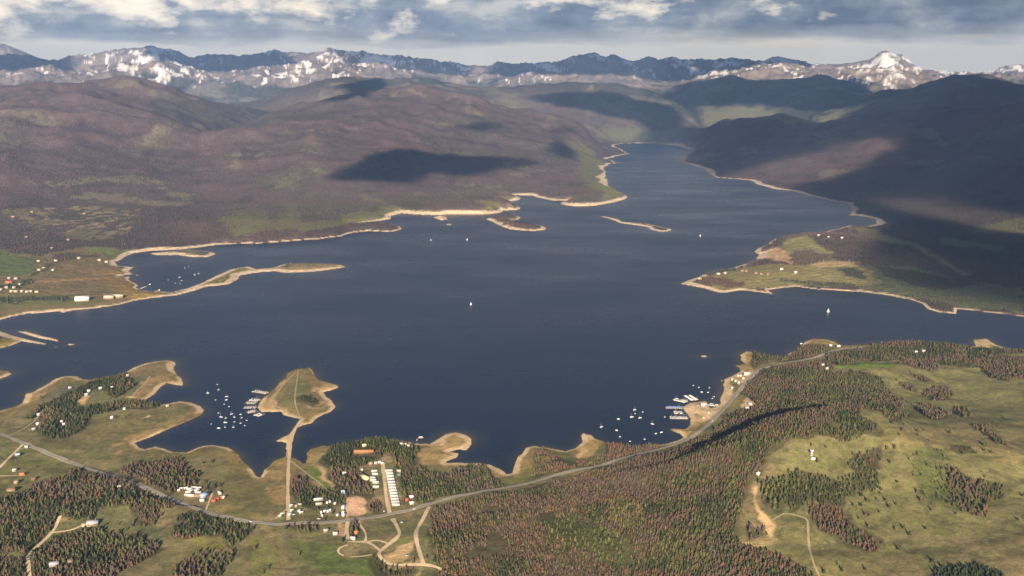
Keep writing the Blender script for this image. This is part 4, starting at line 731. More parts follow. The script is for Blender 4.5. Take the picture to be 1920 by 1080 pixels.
tracks_px = {
 'causeway': [(541, 975), (540, 940), (540, 905), (541, 870), (544, 830), (552, 805), (565, 787)], 'island': [(565, 787), (556, 767), (552, 750), (556, 720), (560, 693)], 'island loop': [(565, 787), (545, 775), (528, 768), (511, 757), (513, 746), (534, 717), (556, 697)],
 'lane': [(731, 963), (727, 945), (723, 925), (722, 905), (719, 885), (718, 868)], 'bend': ZV((930, 340), (1000, 470), (1045, 560), (980, 650), (850, 740), (740, 830), (720, 890), (790, 970), (900, 1030), (1100, 1035), (1390, 1030), (1600, 1060), (1760, 1180)),
 'cross': ZV((740, 820), (640, 740), (540, 690), (420, 690), (260, 690)), 'cross2': ZV((560, 690), (700, 660), (860, 715)), 'loop': ZV((520, 680), (535, 590), (500, 510), (440, 440), (430, 370)), 'drive': ZV((265, 380), (250, 420), (235, 560), (255, 650)),
 'east': ZV((1480, 160), (1400, 320), (1300, 480), (1270, 600), (1320, 800), (1390, 1020)), 'oval': ZV((260, 735), (150, 770), (105, 820), (130, 870), (200, 895)), 'oval2': ZV((310, 915), (480, 910), (620, 880)),
 'farm': [(-60, 905)] + ZA((0, 1060), (100, 930), (190, 850), (200, 835)), 'peninsula': ZA((90, 752), (200, 700), (280, 650), (340, 590), (380, 520)), 'clearing': ZB((540, 540), (480, 680), (330, 820), (240, 900), (260, 1000), (270, 1200)), 'clearing2': ZB((480, 690), (640, 670), (760, 620)),
 'yard': ZB((-60, 180), (0, 180), (230, 175)), 'hill': ZK((-60, 570), (30, 575), (110, 598), (155, 620), (152, 780), (188, 960), (240, 1070), (300, 1200)), 'hill2': ZI((1770, 580), (1840, 530), (1920, 520), (1960, 525)), 'grass': [(543, 862), (575, 888), (606, 912)], 'stub': [(386, 957), (398, 925)], 'shorecut': [(516, 973), (540, 953)],
 'pit': ZT((1265, 1040), (1265, 800)), 'sandy': ZA((1350, 220), (1300, 290), (1220, 360), (1190, 400))}
def dens_line(W, step=4.0):
    out = [W[0]]
    for a, b in zip(W[:-1], W[1:]):
        n = max(1, int(np.hypot(*(b - a)) / step))
        for k in range(1, n + 1): out.append(a + (b - a) * k / n)
    return np.array(out)
def smooth_line(W, it=3):
    W = np.asarray(W)
    for _ in range(it):
        q = np.empty((2 * len(W) - 2, 2)); q[0::2] = W[:-1] * .75 + W[1:] * .25; q[1::2] = W[:-1] * .25 + W[1:] * .75; W = np.concatenate([W[:1], q, W[-1:]])
    return W
MAINW = smooth_line(H2(main_px)); TRW = {k: smooth_line(H2(v), 2) for k, v in tracks_px.items()}
def band(name, W, width, mat, dz, kind='structure', ragged=0.0, edge=None):
    W = dens_line(W, 4.0); t = np.gradient(W, axis=0); t /= np.hypot(t[:, 0], t[:, 1])[:, None] + 1e-9; nrm = np.stack([-t[:, 1], t[:, 0]], 1); n = len(W); wv_ = width * (1 + ragged * (np.array([noise(x, y, 18, 7) for x, y in W]) - .5))
    offs = np.array([-.5, -.17, .17, .5]); P = W[:, None] + nrm[:, None] * offs[None, :, None] * wv_[:, None, None]
    z = samp(Z, P[..., 0], P[..., 1]); z = np.maximum(z, z.mean(1, keepdims=True)) if ragged == 0 else z
    V = np.concatenate([P, (np.maximum(z, .3) + dz)[..., None]], -1).reshape(-1, 3); a = (np.arange(n - 1)[:, None] * 4 + np.arange(3)[None]).ravel()
    return tag(mesh_obj(name, V, np.stack([a, a + 1, a + 5, a + 4], 1), mat, smooth=True), kind=kind)
asph = paint_mat('asphalt', (.27, .24, .20), .9, .2, .5); gravel = paint_mat('gravel', (.42, .33, .21), .95, .25, .3); dirt = paint_mat('dirt', (.60, .45, .27), .95, .2, .3); faint = paint_mat('grassy_track', (.40, .31, .175), .95, .25, .3); linem = paint_mat('line_paint', (.62, .58, .48), .7)
band('gravel_shoulder', MAINW, 8.8, gravel, .45, ragged=.35); band('road', MAINW, 6.0, asph, .62)
for nm, W in TRW.items(): band('path', W, {'causeway': 5.2, 'bend': 5.8, 'lane': 5.5, 'east': 5.2, 'clearing': 4.6, 'hill': 2.8, 'island': 2.6, 'island loop': 2.8, 'hill2': 2.4, 'drive': 5, 'cross': 5, 'farm': 4.8}.get(nm, 3.2), faint if nm in ('hill', 'hill2', 'island', 'island loop', 'grass', 'sandy', 'peninsula', 'shorecut') else dirt, .35, ragged=.6)
def markings():
    W = dens_line(MAINW, 3.0); t = np.gradient(W, axis=0); t /= np.hypot(t[:, 0], t[:, 1])[:, None]; nr = np.stack([-t[:, 1], t[:, 0]], 1); V, Fc = [], []
    for o, dash in ((-2.6, 0), (2.6, 0), (0, 1)):
        for i in range(len(W) - 1):
            if dash and (i // 2) % 2: continue
            b = len(V)
            for p, n in ((W[i], nr[i]), (W[i + 1], nr[i + 1])):
                for s in (-.11, .11):
                    q = p + n * (o + s); V.append((q[0], q[1], float(samp(Z, q[0], q[1])) + .70))
            Fc.append((b, b + 1, b + 3, b + 2))
    tag(mesh_obj('road_marking', V, Fc, linem), kind='structure')
markings()
KEEP = [(s, 6.5) for s in poly_segs(MAINW, False)] + [(s, 4.0) for W in TRW.values() for s in poly_segs(W, False)]
CLEAR = []                                    # (x, y, radius): footprints of buildings, filled by the settlement list
# ------------------------------------------------------------------ settlement: where each building stands in the photo
# (photo points, kind, length, width, wall height, wall colour, roof colour, heading in degrees, label text with {o} for its order, group)
WALLS = {'white': (.66, .64, .60), 'cream': (.54, .48, .36), 'tan': (.38, .28, .18), 'brown': (.20, .12, .075), 'red': (.45, .10, .06), 'orange': (.50, .19, .075), 'yellow': (.72, .62, .30), 'green': (.10, .20, .14), 'grey': (.38, .38, .40), 'blue': (.30, .36, .48), 'silver': (.60, .66, .74), 'log': (.30, .17, .08)}
def lerp_px(a, b, n): return [(a[0] + (b[0] - a[0]) * k / (n - 1), a[1] + (b[1] - a[1]) * k / (n - 1)) for k in range(n)]
ORD = ['nearest the lake', 'second from the lake', 'third from the lake', 'fourth from the lake', 'fifth from the lake', 'sixth from the lake', 'seventh from the lake', 'eighth from the lake', 'ninth from the lake', 'tenth from the lake', 'eleventh from the lake', 'twelfth from the lake', 'nearest the road']
NTH = ['leftmost', 'second', 'third', 'fourth', 'fifth', 'sixth', 'seventh', 'eighth', 'ninth', 'tenth', 'eleventh', 'twelfth', 'thirteenth', 'fourteenth', 'fifteenth', 'sixteenth', 'seventeenth', 'eighteenth', 'nineteenth', 'twentieth', 'twenty-first', 'twenty-second', 'twenty-third', 'twenty-fourth', 'twenty-fifth', 'twenty-sixth', 'twenty-seventh', 'twenty-eighth', 'twenty-ninth', 'thirtieth']
SET = [
 (lerp_px((729.5, 884), (742.5, 948), 13), 'mobile_home', 11.5, 4.2, 2.7, 'white', 'white', 2, ORD, 'white mobile home in the row right of the village lane, {o}', 'white mobile homes along the village lane'),
 (ZU((595, 620), (610, 675), (560, 745), (620, 825), (625, 905), (575, 785)), 'mobile_home', 9.5, 4.2, 2.7, 'white', 'white', 5, None, 'white mobile home left of the village lane, {o} counting away from the lake', 'white mobile homes left of the lane'),
 (ZU((620, 475), (685, 462), (735, 480)), 'cabin', 5.5, 4.5, 2.6, 'white', 'white', 10, None, 'small white cabin at the upper end of the village lane, {o} from the left', 'white cabins at the top of the lane'),
 (ZU((530, 490)), 'cabin', 8, 6, 3, 'tan', 'tan', 20, None, 'tan cabin left of the three small white cabins by the lane', None),
 (ZU((425, 745)), 'hall', 19, 8, 4, 'yellow', 'yellow', -50, None, 'long pale yellow roofed building among brown trees left of the lane', None),
 (ZU((405, 282)), 'lodge', 36, 7, 4.2, 'log', 'orange', 2, None, 'long lodge with a bright orange roof among lakeside pines', None),
 (ZU((412, 162)), 'cabin', 9, 7, 3.2, 'cream', 'yellow', 15, None, 'pale yellow cabin on the lake side of the orange lodge', None),
 (ZU((1040, 625)), 'cabin', 8, 6, 3, 'tan', 'cream', -15, None, 'cream roofed cabin right of the mobile home row', None),
 (ZU((1040, 690)), 'cabin', 8, 6, 3, 'green', 'green', -15, None, 'dark green cabin right of the mobile home row', None),
 (ZU((55, 655)), 'cabin', 7, 4, 2.6, 'white', 'white', 10, None, 'lone white cabin at the left edge of the brown village trees', None),
 (ZU((375, 595)), 'cabin', 6, 5, 2.6, 'cream', 'cream', 80, None, 'cream shed just above the pale yellow hall', None),
 (ZU((1080, 132), (1150, 140), (1205, 165)), 'cabin', 6.5, 5, 2.8, 'white', 'cream', 20, None, 'cream cabin on the wooded shore left of the sandy hook, {o} from the left', 'cream shore cabins'),
 (ZF((1015, 640), (1018, 695)), 'cabin', 8, 6, 3, 'white', 'white', 10, None, 'white house between the mobile homes and the pine wood, {o} from the lake', 'white houses by the pine wood'),
 (ZF((975, 668)), 'cabin', 7, 5, 3, 'red', 'red', 30, None, 'dull red cabin between the two white houses by the pine wood', None),
 (ZW((375, 450), (455, 440), (545, 462), (640, 430), (520, 535), (590, 500), (750, 440), (715, 490), (745, 545)), 'mobile_home', 8.5, 3.6, 2.7, 'white', 'white', 35, None, 'white trailer packed in the roadside camp by the brown grove, {o} from the left', 'white trailers of the roadside camp'),
 (ZW((545, 605)), 'mobile_home', 15, 4.2, 2.8, 'white', 'white', -8, None, 'long white trailer at the front of the roadside camp', None), (ZW((715, 610)), 'mobile_home', 11, 4.2, 2.8, 'orange', 'orange', -8, None, 'orange tan trailer beside the long white one', None),
 (ZW((870, 615)), 'hall', 14, 10, 4, 'blue', 'blue', 55, None, 'large blue grey roofed building at the roadside camp drive', None), (ZW((830, 720)), 'cabin', 8, 5, 3, 'white', 'white', 0, None, 'white building right beside the road at the camp drive', None),
 (ZW((1215, 545)), 'mobile_home', 11, 4, 2.9, 'white', 'white', -55, None, 'lone white trailer in the grass right of the camp drive', None),
 (ZW((1090, 730), (1165, 690), (1235, 660)), 'cabin', 7.5, 6, 3, 'red', 'red', 15, None, 'red roofed shed in the short row right of the camp drive, {o} from the left', 'red roofed sheds'),
 (ZW((1310, 650)), 'cabin', 7, 5, 3, 'cream', 'white', 60, None, 'cream shed right of the red roofed row', None), (ZW((305, 490)), 'cabin', 5, 4, 2.6, 'white', 'white', 20, None, 'tiny white hut at the left end of the roadside camp', None),
 (ZT((740, 745)), 'mobile_home', 14, 4.2, 2.9, 'white', 'white', 15, None, 'long white trailer under the pines of the causeway camp', None), (ZT((750, 830)), 'mobile_home', 10, 4, 2.9, 'cream', 'cream', 15, None, 'cream trailer just below the long white one in the causeway camp', None),
 (ZT((255, 860), (395, 845), (265, 945), (400, 955), (432, 985), (60, 1045), (228, 1015), (95, 1010)), 'camper', 6.5, 2.6, 2.7, 'white', 'white', 40, None, 'white camper by the causeway entrance, {o} from the left', 'white campers by the causeway'),
 (ZT((905, 805), (945, 785), (1045, 820), (790, 980), (805, 1035), (860, 960), (908, 960), (955, 940), (1090, 1030)), 'camper', 6.5, 2.6, 2.7, 'white', 'white', 80, None, 'white camper at the right of the causeway camp, {o} from the left', 'white campers in the camp'),
 (ZT((1190, 880)), 'mobile_home', 13, 4, 2.9, 'white', 'white', 88, None, 'long white trailer standing end-on beside the bare dirt lot', None), (ZT((1188, 980), (1198, 1025)), 'mobile_home', 8, 3.6, 2.8, 'white', 'white', 80, None, 'short white trailer beside the bare dirt lot, {o} from the lake', 'short trailers beside the dirt lot'),
 (ZT((340, 870)), 'cabin', 6, 5, 2.8, 'tan', 'tan', 30, None, 'tan hut among the campers by the causeway', None),
 (ZS((1575, 150), (1625, 152), (1670, 195), (1470, 215), (1530, 245), (1585, 272)), 'cabin', 7, 6, 3, 'white', 'cream', 40, None, 'small pale house on the shore above the road bend, {o} from the left', 'pale houses above the road bend'),
 (ZS((1730, 122)), 'hall', 15, 8, 4, 'white', 'white', 15, None, 'long white roofed building at the top of the shore houses', None), (ZS((1465, 375)), 'cabin', 8, 6, 3, 'grey', 'silver', 40, None, 'grey roofed house below the shore houses at the road bend', None),
 (ZS((1790, 665), (1735, 738)), 'cabin', 8, 6, 3, 'white', 'white', -40, None, 'white house on the bare dirt right of the road, {o} from the lake', 'white houses on the bare dirt'), (ZS((950, 685)), 'hall', 12, 8, 4, 'grey', 'silver', 10, None, 'grey marina building on the sandy marina point', None),
 (ZS((1045, 810), (955, 905)), 'cabin', 6, 4, 2.6, 'cream', 'cream', 60, None, 'small cream shed on the sandy marina lot, {o} from the right', 'sheds on the marina lot'),
 (ZJ((335, 128)), 'cabin', 10, 7, 3.5, 'white', 'white', 10, None, 'white house left of the far end of the road by the lake', None), (ZJ((402, 133)), 'cabin', 10, 7, 3.5, 'white', 'white', 0, None, 'white house right at the far end of the road', None),
 (ZJ((1035, 180), (1097, 173)), 'cabin', 9, 7, 3.5, 'white', 'white', 10, None, 'white house alone in the far right lakeside wood, {o} from the left', 'white houses in the right wood'), (ZJ((275, 285), (308, 315)), 'cabin', 9, 6, 3.2, 'cream', 'cream', 30, None, 'cream house by the green strip below the road end, {o} from the left', 'cream houses by the green strip'),
 (ZI((1640, 165)), 'cabin', 8, 6, 3, 'white', 'white', 50, None, 'white house at the edge of the big wood and the meadow hill', None),
 (ZA((800, 357), (778, 390), (905, 332)), 'cabin', 8, 6, 3.2, 'white', 'white', 30, None, 'white house along the small meadow inside the peninsula wood, {o} from the left', 'white houses inside the peninsula wood'),
 (ZA((630, 328)), 'cabin', 7, 5, 3, 'white', 'white', 30, None, 'white house by the dark lot on the left of the peninsula', None), (ZA((1012, 324)), 'cabin', 7, 5, 3, 'cream', 'cream', 20, None, 'cream house deep among the upper peninsula pines', None), (ZA((1150, 217)), 'cabin', 7, 5, 3, 'cream', 'cream', 20, None, 'cream house at the upper shore end of the peninsula pines', None),
 (ZA((350, 568), (342, 652)), 'cabin', 8, 6, 3, 'white', 'white', 60, None, 'white house beside the peninsula drive at the left wood edge, {o} from the left', 'white houses by the peninsula drive'), (ZA((305, 700)), 'cabin', 8, 6, 3, 'grey', 'grey', 20, None, 'grey house near the road end of the peninsula drive', None),
 (ZA((557, 632), (576, 656)), 'cabin', 5.5, 4.5, 2.8, 'white', 'white', 0, None, 'tiny white cabin inside the dense left peninsula wood, {o} from the left', 'tiny cabins inside the wood'), (ZA((1122, 517)), 'cabin', 7, 5, 3, 'white', 'white', 60, None, 'white cabin on the lower edge of the peninsula tree strip', None),
 (ZA((1010, 596)), 'cabin', 8, 6, 3.6, 'white', 'white', 70, None, 'white house alone in the middle peninsula meadow', None), (ZA((1508, 492)), 'cabin', 7, 5, 3, 'cream', 'cream', 20, None, 'cream hut at the tip of the peninsula tree strip', None), (ZA((240, 862)), 'cabin', 6, 5, 3, 'white', 'white', 0, None, 'white hut beside the farm lane junction with the road', None), (ZA((160, 935)), 'cabin', 9, 7, 3.2, 'green', 'silver', 20, None, 'pale roofed house with dark green walls below the farm lane', None),
 (ZB((835, 618)), 'house', 16, 11, 4, 'tan', 'grey', 15, None, 'large tan house with a dark roof in the forest clearing', None), (ZB((760, 630)), 'cabin', 8, 6, 3, 'cream', 'tan', 15, None, 'cream garage left of the large tan clearing house', None), (ZB((490, 985)), 'house', 12, 8, 3.6, 'grey', 'grey', 15, None, 'grey roofed house hidden in the wood at bottom left', None), (ZB((635, 955)), 'cabin', 8, 6, 3, 'tan', 'brown', 20, None, 'brown cabin right of the grey roofed house in the wood', None),
 (ZB((130, 135)), 'cabin', 7, 5, 3, 'white', 'white', 30, None, 'white hut in the left field above the forest', None), (ZB((200, 172)), 'cabin', 10, 5, 3, 'orange', 'orange', 5, None, 'orange roofed shed at the end of the left field drive', None), (ZB((105, 312)), 'house', 13, 8, 3.2, 'tan', 'brown', 5, None, 'brown roofed house at the left forest edge', None), (ZB((150, 245)), 'cabin', 9, 7, 3.4, 'tan', 'tan', 60, None, 'tan house on a bare patch in the left field', None), (ZB((305, 215)), 'cabin', 9, 7, 3, 'brown', 'brown', 30, None, 'brown house at the right of the left field', None), (ZB((1075, 285)), 'cabin', 6, 5, 2.8, 'cream', 'cream', 0, None, 'cream hut in a small opening below the road', None),
 (ZV((70, 580)), 'cabin', 7, 5, 2.8, 'white', 'white', 5, None, 'white shed in the grass below the dirt yard', None), (ZV((335, 650)), 'cabin', 9, 6, 3, 'white', 'white', -30, None, 'white house by the trees at the start of the dirt loops', None), (ZV((385, 560)), 'cabin', 7, 6, 3, 'orange', 'orange', 40, None, 'orange roofed cabin inside the small dirt loop', None), (ZD((1205, 680)), 'cabin', 8, 6, 3, 'tan', 'grey', 20, None, 'grey roofed house in the trees below the road left of the yard', None), (ZD((1290, 705)), 'cabin', 7, 5, 2.8, 'cream', 'white', 0, None, 'pale roofed hut at the left end of the dirt yard', None),
 # across the lake
 ([(155, 563)], 'hall', 42, 24, 7, 'white', 'white', 8, None, 'big white hall on the far left sand spit', None), ([(205, 560), (222, 558)], 'hall', 30, 18, 6, 'tan', 'cream', 8, None, 'cream roofed hall right of the big white hall, {o} from the left', 'cream halls on the spit'),
 (ZR((10, 985), (75, 962), (105, 857), (180, 862), (160, 962), (225, 927), (130, 1005), (180, 1007), (250, 1003), (305, 1010), (345, 1005), (415, 1012)), 'house', 13, 9, 4, 'cream', 'cream', 15, None, 'pale house of the village at the far left, {o} from the left', 'pale houses of the far left village'),
 (ZR((105, 905)), 'house', 22, 14, 5, 'tan', 'red', 15, None, 'red roofed house in the far left village', None), (ZR((435, 665), (440, 765), (495, 745), (600, 765), (630, 660)), 'house', 13, 9, 4.2, 'cream', 'cream', 30, None, 'pale house along the far left green field, {o} from the left', 'pale houses along the green field'),
 (ZR((890, 632), (1120, 655), (1200, 675)), 'house', 15, 11, 4.5, 'cream', 'cream', 5, None, 'pale house near the head of the left bay, {o} from the left', 'pale houses at the bay head'), (ZR((150, 165), (360, 110), (950, 130), (300, 395), (590, 520), (770, 425)), 'house', 16, 11, 4.5, 'tan', 'tan', 10, None, 'tan house in scarred woods above the left plain, {o} from left', 'tan houses in the scarred woods'),
 (ZN((765, 307), (820, 318), (897, 321)), 'house', 15, 10, 4.5, 'white', 'white', 15, None, 'white house on the dark wooded knob at right, {o} from the left', 'white houses on the wooded knob'), (ZN((555, 498), (635, 516)), 'house', 14, 10, 4.5, 'white', 'white', 10, None, 'white house on the right green point, {o} from the left', 'white houses on the right flat'),
 (ZN((335, 506), (358, 508), (412, 519), (442, 523), (480, 526)), 'house', 15, 10, 4.5, 'tan', 'brown', 10, None, 'brown roofed house in the row on the right green point, {o} from the left', 'brown roofed houses on the right point'), (ZN((95, 553), (200, 525), (240, 520)), 'house', 15, 10, 4.5, 'cream', 'cream', 10, None, 'cream house near the tip of the right point, {o} from the left', 'cream houses near the right tip'),
]
SETW = [H2(e[0]) for e in SET]
for e, W in zip(SET, SETW):
    for w in W: CLEAR.append((w[0], w[1], e[2] * .5 + 1.5))

# scatter
tx, ty, th, tt, tb = [], [], [], [], []
def pick(mix, n, X, Y):
    k = np.array([TN.index(q) for q in mix]); p = np.cumsum(list(mix.values())); p /= p[-1]
    u = np.clip((fbm(X, Y, 44, 3, 91) - .5) * 2.0 + .5 + (RNG.random(n) - .5) * .75, 0, .999) if len(k) > 2 else RNG.random(n); u = np.where(RNG.random(n) < .25, RNG.random(n), u); return k[np.searchsorted(p, u)]
bz = H2(ZI((300, 380), (640, 420), (560, 700), (300, 640))); gz_ = H2(ZI((-300, 560), (0, 560), (240, 640), (500, 800), (560, 1000), (300, 1000), (0, 820), (-300, 800))); gr_ = [H2(ZJ((-40, 340), (360, 330), (740, 400), (760, 480), (560, 660), (300, 640), (100, 450))), H2(ZI((1000, 380), (1500, 300), (1480, 720), (1400, 1080), (900, 1080), (700, 760), (1000, 560)))]
for W, sp_, mix, edge, hh, clump in woods:
    mn = W.min(0); mx = W.max(0)
    nx = int((mx[0] - mn[0]) / sp_) + 1; ny = int((mx[1] - mn[1]) / sp_) + 1
    X, Y = np.meshgrid(mn[0] + np.arange(nx) * sp_, mn[1] + np.arange(ny) * sp_); X = X.ravel() + RNG.uniform(-.55, .55, nx * ny) * sp_; Y = Y.ravel() + RNG.uniform(-.55, .55, nx * ny) * sp_
    xe = X + 16 * (fbm(X, Y, 30, 3, 95) - .5); ye = Y + 22 * (fbm(X, Y, 34, 3, 96) - .5); ok = pip(W, xe, ye)
    X = X[ok]; Y = Y[ok]; gap = fbm(X, Y, 45, 3, 97); ok = gap > .23 + .2 * clump; X = X[ok]; Y = Y[ok]; n = len(X)
    if mix == 'big':
        k = pick(MIXW, n, X, Y); reg = fbm(X, Y, 130, 3, 98)
        k = np.where(reg > .53, pick(DEADW, n, X, Y), k); g = np.zeros(n, bool)
        for q in gr_: g |= pip(q, X, Y)
        k = np.where(g & (RNG.random(n) < .6), pick(dict(green=.4, olive=.35, dark_green=.25), n, X, Y), k)
        b1 = pip(bz, X, Y); b2 = pip(gz_, X, Y); k = np.where(b1 & (RNG.random(n) < .85), pick(BRUSHW, n, X, Y), k); k = np.where(b2 & (RNG.random(n) < .7), pick(dict(leafy=.4, olive=.3, gold=.3), n, X, Y), k)
        bu = (b1 & (RNG.random(n) < .5)) | (b2 & (RNG.random(n) < .6))
    else: k = pick(mix, n, X, Y); bu = np.isin(k, [TN.index('leafy')])
    h = RNG.uniform(hh[0] * .75, hh[1] * 1.12, n) * (.68 + .64 * fbm(X, Y, 38, 3, 93)) * np.where(RNG.random(n) < .15, .6, 1); h = np.where(bu, h * .55, h) * .78
    tx.append(X); ty.append(Y); th.append(h); tt.append(k); tb.append(bu)
# lone trees over the meadows
lone = [H2(ZK((590, 430), (530, 510), (585, 505), (640, 470), (715, 455), (790, 470), (820, 520), (870, 495), (745, 570), (655, 590), (625, 585), (570, 615), (650, 680), (870, 700), (935, 695), (1115, 695), (980, 745), (1165, 545), (1075, 465), (1035, 380), (1020, 260), (1365, 575), (900, 870), (790, 855), (1175, 970), (625, 1035), (430, 1040), (265, 880), (220, 990), (285, 1060), (400, 990), (1600, 10), (1700, 0), (1565, 235), (1600, 270), (1730, 450), (1910, 425), (1885, 630), (880, 315), (760, 380), (740, 405), (820, 150), (865, 40), (800, 40), (300, 30), (180, 15), (225, 145), (70, 215), (1480, 40), (1580, 50))),
        H2(ZJ((880, 410), (930, 440), (1000, 500), (940, 570), (980, 590), (1010, 610), (960, 690), (920, 720), (870, 740), (840, 760), (930, 820), (900, 855), (1050, 860), (1050, 830), (1100, 820), (860, 960), (1380, 720), (1310, 840), (1480, 620), (1800, 620), (1830, 640), (1590, 940), (1530, 820), (1770, 720), (1700, 780), (990, 345), (1080, 410), (1600, 990), (1650, 1000), (1420, 1010), (1150, 910), (1300, 560), (680, 830))),
        H2(ZB((960, 620), (1070, 620), (1200, 600), (1300, 640), (1230, 710), (1140, 670), (1450, 540), (1180, 640), (1800, 680), (1880, 880), (1900, 60), (1830, 1000), (1850, 240))), H2(ZD((180, 60), (100, 70), (560, 840), (640, 1060), (690, 1010), (960, 900), (1190, 720), (1050, 690), (850, 660), (1360, 760), (1270, 520), (1310, 560), (1190, 580))), H2(ZA((500, 300), (490, 350), (370, 420), (330, 560), (250, 600), (280, 690), (170, 930), (700, 1065), (650, 1075), (330, 1040), (1040, 600), (1120, 600), (1160, 580), (1300, 500))), H2(ZV((180, 690), (1390, 980), (1430, 940), (1240, 1000), (1260, 950), (1540, 660), (1510, 460), (1550, 1000), (1380, 300), (430, 460), (300, 440), (320, 520), (340, 600)))]
L = np.concatenate(lone); n = len(L); tx.append(L[:, 0]); ty.append(L[:, 1]); th.append(RNG.uniform(5, 8.5, n)); tt.append(RNG.choice([0, 0, 1, 2, 4], n)); tb.append(RNG.random(n) < .12)
rx = RNG.uniform(150, 1300, 230); ry = RNG.uniform(1000, 2300, 230); ok = pip(H2(ZJ((700, 640), (900, 300), (1600, 330), (1920, 420), (1920, 1500), (100, 1900), (-100, 1500), (420, 900))), rx, ry) & (fbm(rx, ry, 140, 3, 99) > .56); rx = rx[ok]; ry = ry[ok]
n = len(rx); tx.append(rx); ty.append(ry); th.append(RNG.uniform(3, 8, n)); tt.append(RNG.choice([0, 1, 2, 4, 5], n)); tb.append(RNG.random(n) < .4)
tx, ty, th, tt, tb = (np.concatenate(a) for a in (tx, ty, th, tt, tb))
# keep off water, roads and buildings
ok = samp(D, tx, ty) > 4
for (x0, y0, x1, y1), w in KEEP:
    m = (tx > min(x0, x1) - w) & (tx < max(x0, x1) + w) & (ty > min(y0, y1) - w) & (ty < max(y0, y1) + w)
    if m.any(): ok[m] &= seg_dist([(x0, y0, x1, y1)], tx[m], ty[m], w * 2) > w
for cx, cy, cr in CLEAR:
    # open a slot on the side away from the sun too, as in the photo where roofs show between the trees
    m = (np.abs(tx - cx) < cr) & (ty > cy - cr - 11) & (ty < cy + cr); ok &= ~m
tx, ty, th, tt, tb = (a[ok] for a in (tx, ty, th, tt, tb)); tz = samp(Z, tx, ty)
rank = np.hypot(np.hypot(tx, ty), H - tz) / np.where(tb, th * .7, th)
def in_frame(x, y, z):
    fx = y * cp - (z - H) * sp; u = 960 + F * x / fx; v = 540 - F * (y * sp + (z - H) * cp) / fx; return u, v
uu, vv = in_frame(tx, ty, tz + th * .5)
vis = (uu > 4) & (uu < 1916) & (vv > 500) & (vv < 1074); keepall = (uu > -260) & (uu < 2200) & (vv < 1330)
order = np.argsort(np.where(vis, rank, 1e9))
def crop(a, i): return a[i]
NIND = 300
ind = order[:NIND]; rest = order[NIND:]; rest = rest[keepall[rest]]

def tone_mat(nm, rough=.85):
    m, nt, b = new_mat(nm); at = node(nt, 'ShaderNodeVertexColor', layer_name='tint'); geo = node(nt, 'ShaderNodeNewGeometry'); n = node(nt, 'ShaderNodeTexNoise'); n.inputs['Scale'].default_value = .9; n.inputs['Detail'].default_value = 4
    nt.links.new(geo.outputs['Position'], n.inputs['Vector']); c = mixc(nt, 1.0, at.outputs[0], ramp(nt, n.outputs['Fac'], [(.3, (.62,) * 3), (.7, (1.35,) * 3)]), 'MULTIPLY'); nt.links.new(c, b.inputs['Base Color']); b.inputs['Roughness'].default_value = rough; b.inputs['Specular IOR Level'].default_value = .1; return m
needle = tone_mat('foliage'); barkm = paint_mat('bark', (.10, .075, .055), .95, .25, 3)
TONES = {k: tuple(1.22 * c for c in v) for k, v in TONES.items()}; TARR = np.array([TONES[k] for k in TN])
def forest(name, idx, shapes, trunk=True, label=None):
    Vs, Ts, Cs, off = [], [], [], 0; sh = RNG.integers(0, len(shapes), len(idx)); rot = RNG.uniform(0, 6.28, len(idx)); wid = RNG.uniform(.8, 1.25, len(idx)); jit = RNG.normal(1, .11, (len(idx), 1)) + RNG.normal(0, .04, (len(idx), 3))
    for s, (V, T, S) in enumerate(shapes):
        q = np.nonzero(sh == s)[0]
        if len(q) == 0: continue
        i = idx[q]; c, sn_ = np.cos(rot[q]), np.sin(rot[q]); k = (th[i] * wid[q])[:, None]
        X = tx[i][:, None] + k * (V[None, :, 0] * c[:, None] - V[None, :, 1] * sn_[:, None]); Y = ty[i][:, None] + k * (V[None, :, 0] * sn_[:, None] + V[None, :, 1] * c[:, None]); Zz = tz[i][:, None] + th[i][:, None] * V[None, :, 2]
        Vs.append(np.stack([X, Y, Zz], -1).reshape(-1, 3)); Cs.append((TARR[tt[i]] * np.clip(jit[q], .55, 1.5))[:, None, :] * S[None, :, None]); Cs[-1] = Cs[-1].reshape(-1, 3)
        Ts.append((T[None] + (off + np.arange(len(q)) * len(V))[:, None, None]).reshape(-1, 3)); off += len(q) * len(V)
        if trunk:
            V2, T2 = TRUNK; X = tx[i][:, None] + th[i][:, None] * V2[None, :, 0]; Y = ty[i][:, None] + th[i][:, None] * V2[None, :, 1]; Zz = tz[i][:, None] + th[i][:, None] * V2[None, :, 2]
            Vs.append(np.stack([X, Y, Zz], -1).reshape(-1, 3)); Cs.append(np.tile([[.09, .068, .05]], (len(q) * len(V2), 1))); Ts.append((T2[None] + (off + np.arange(len(q)) * len(V2))[:, None, None]).reshape(-1, 3)); off += len(q) * len(V2)
    o = mesh_obj(name, np.concatenate(Vs), np.concatenate(Ts), needle, cols=np.concatenate(Cs)); tag(o, kind='stuff')
    if label: o['label'] = label
    return o
forest('forest_trees', rest[~tb[rest]], SHAPES); forest('shrubs', rest[tb[rest]], BUSH, False)
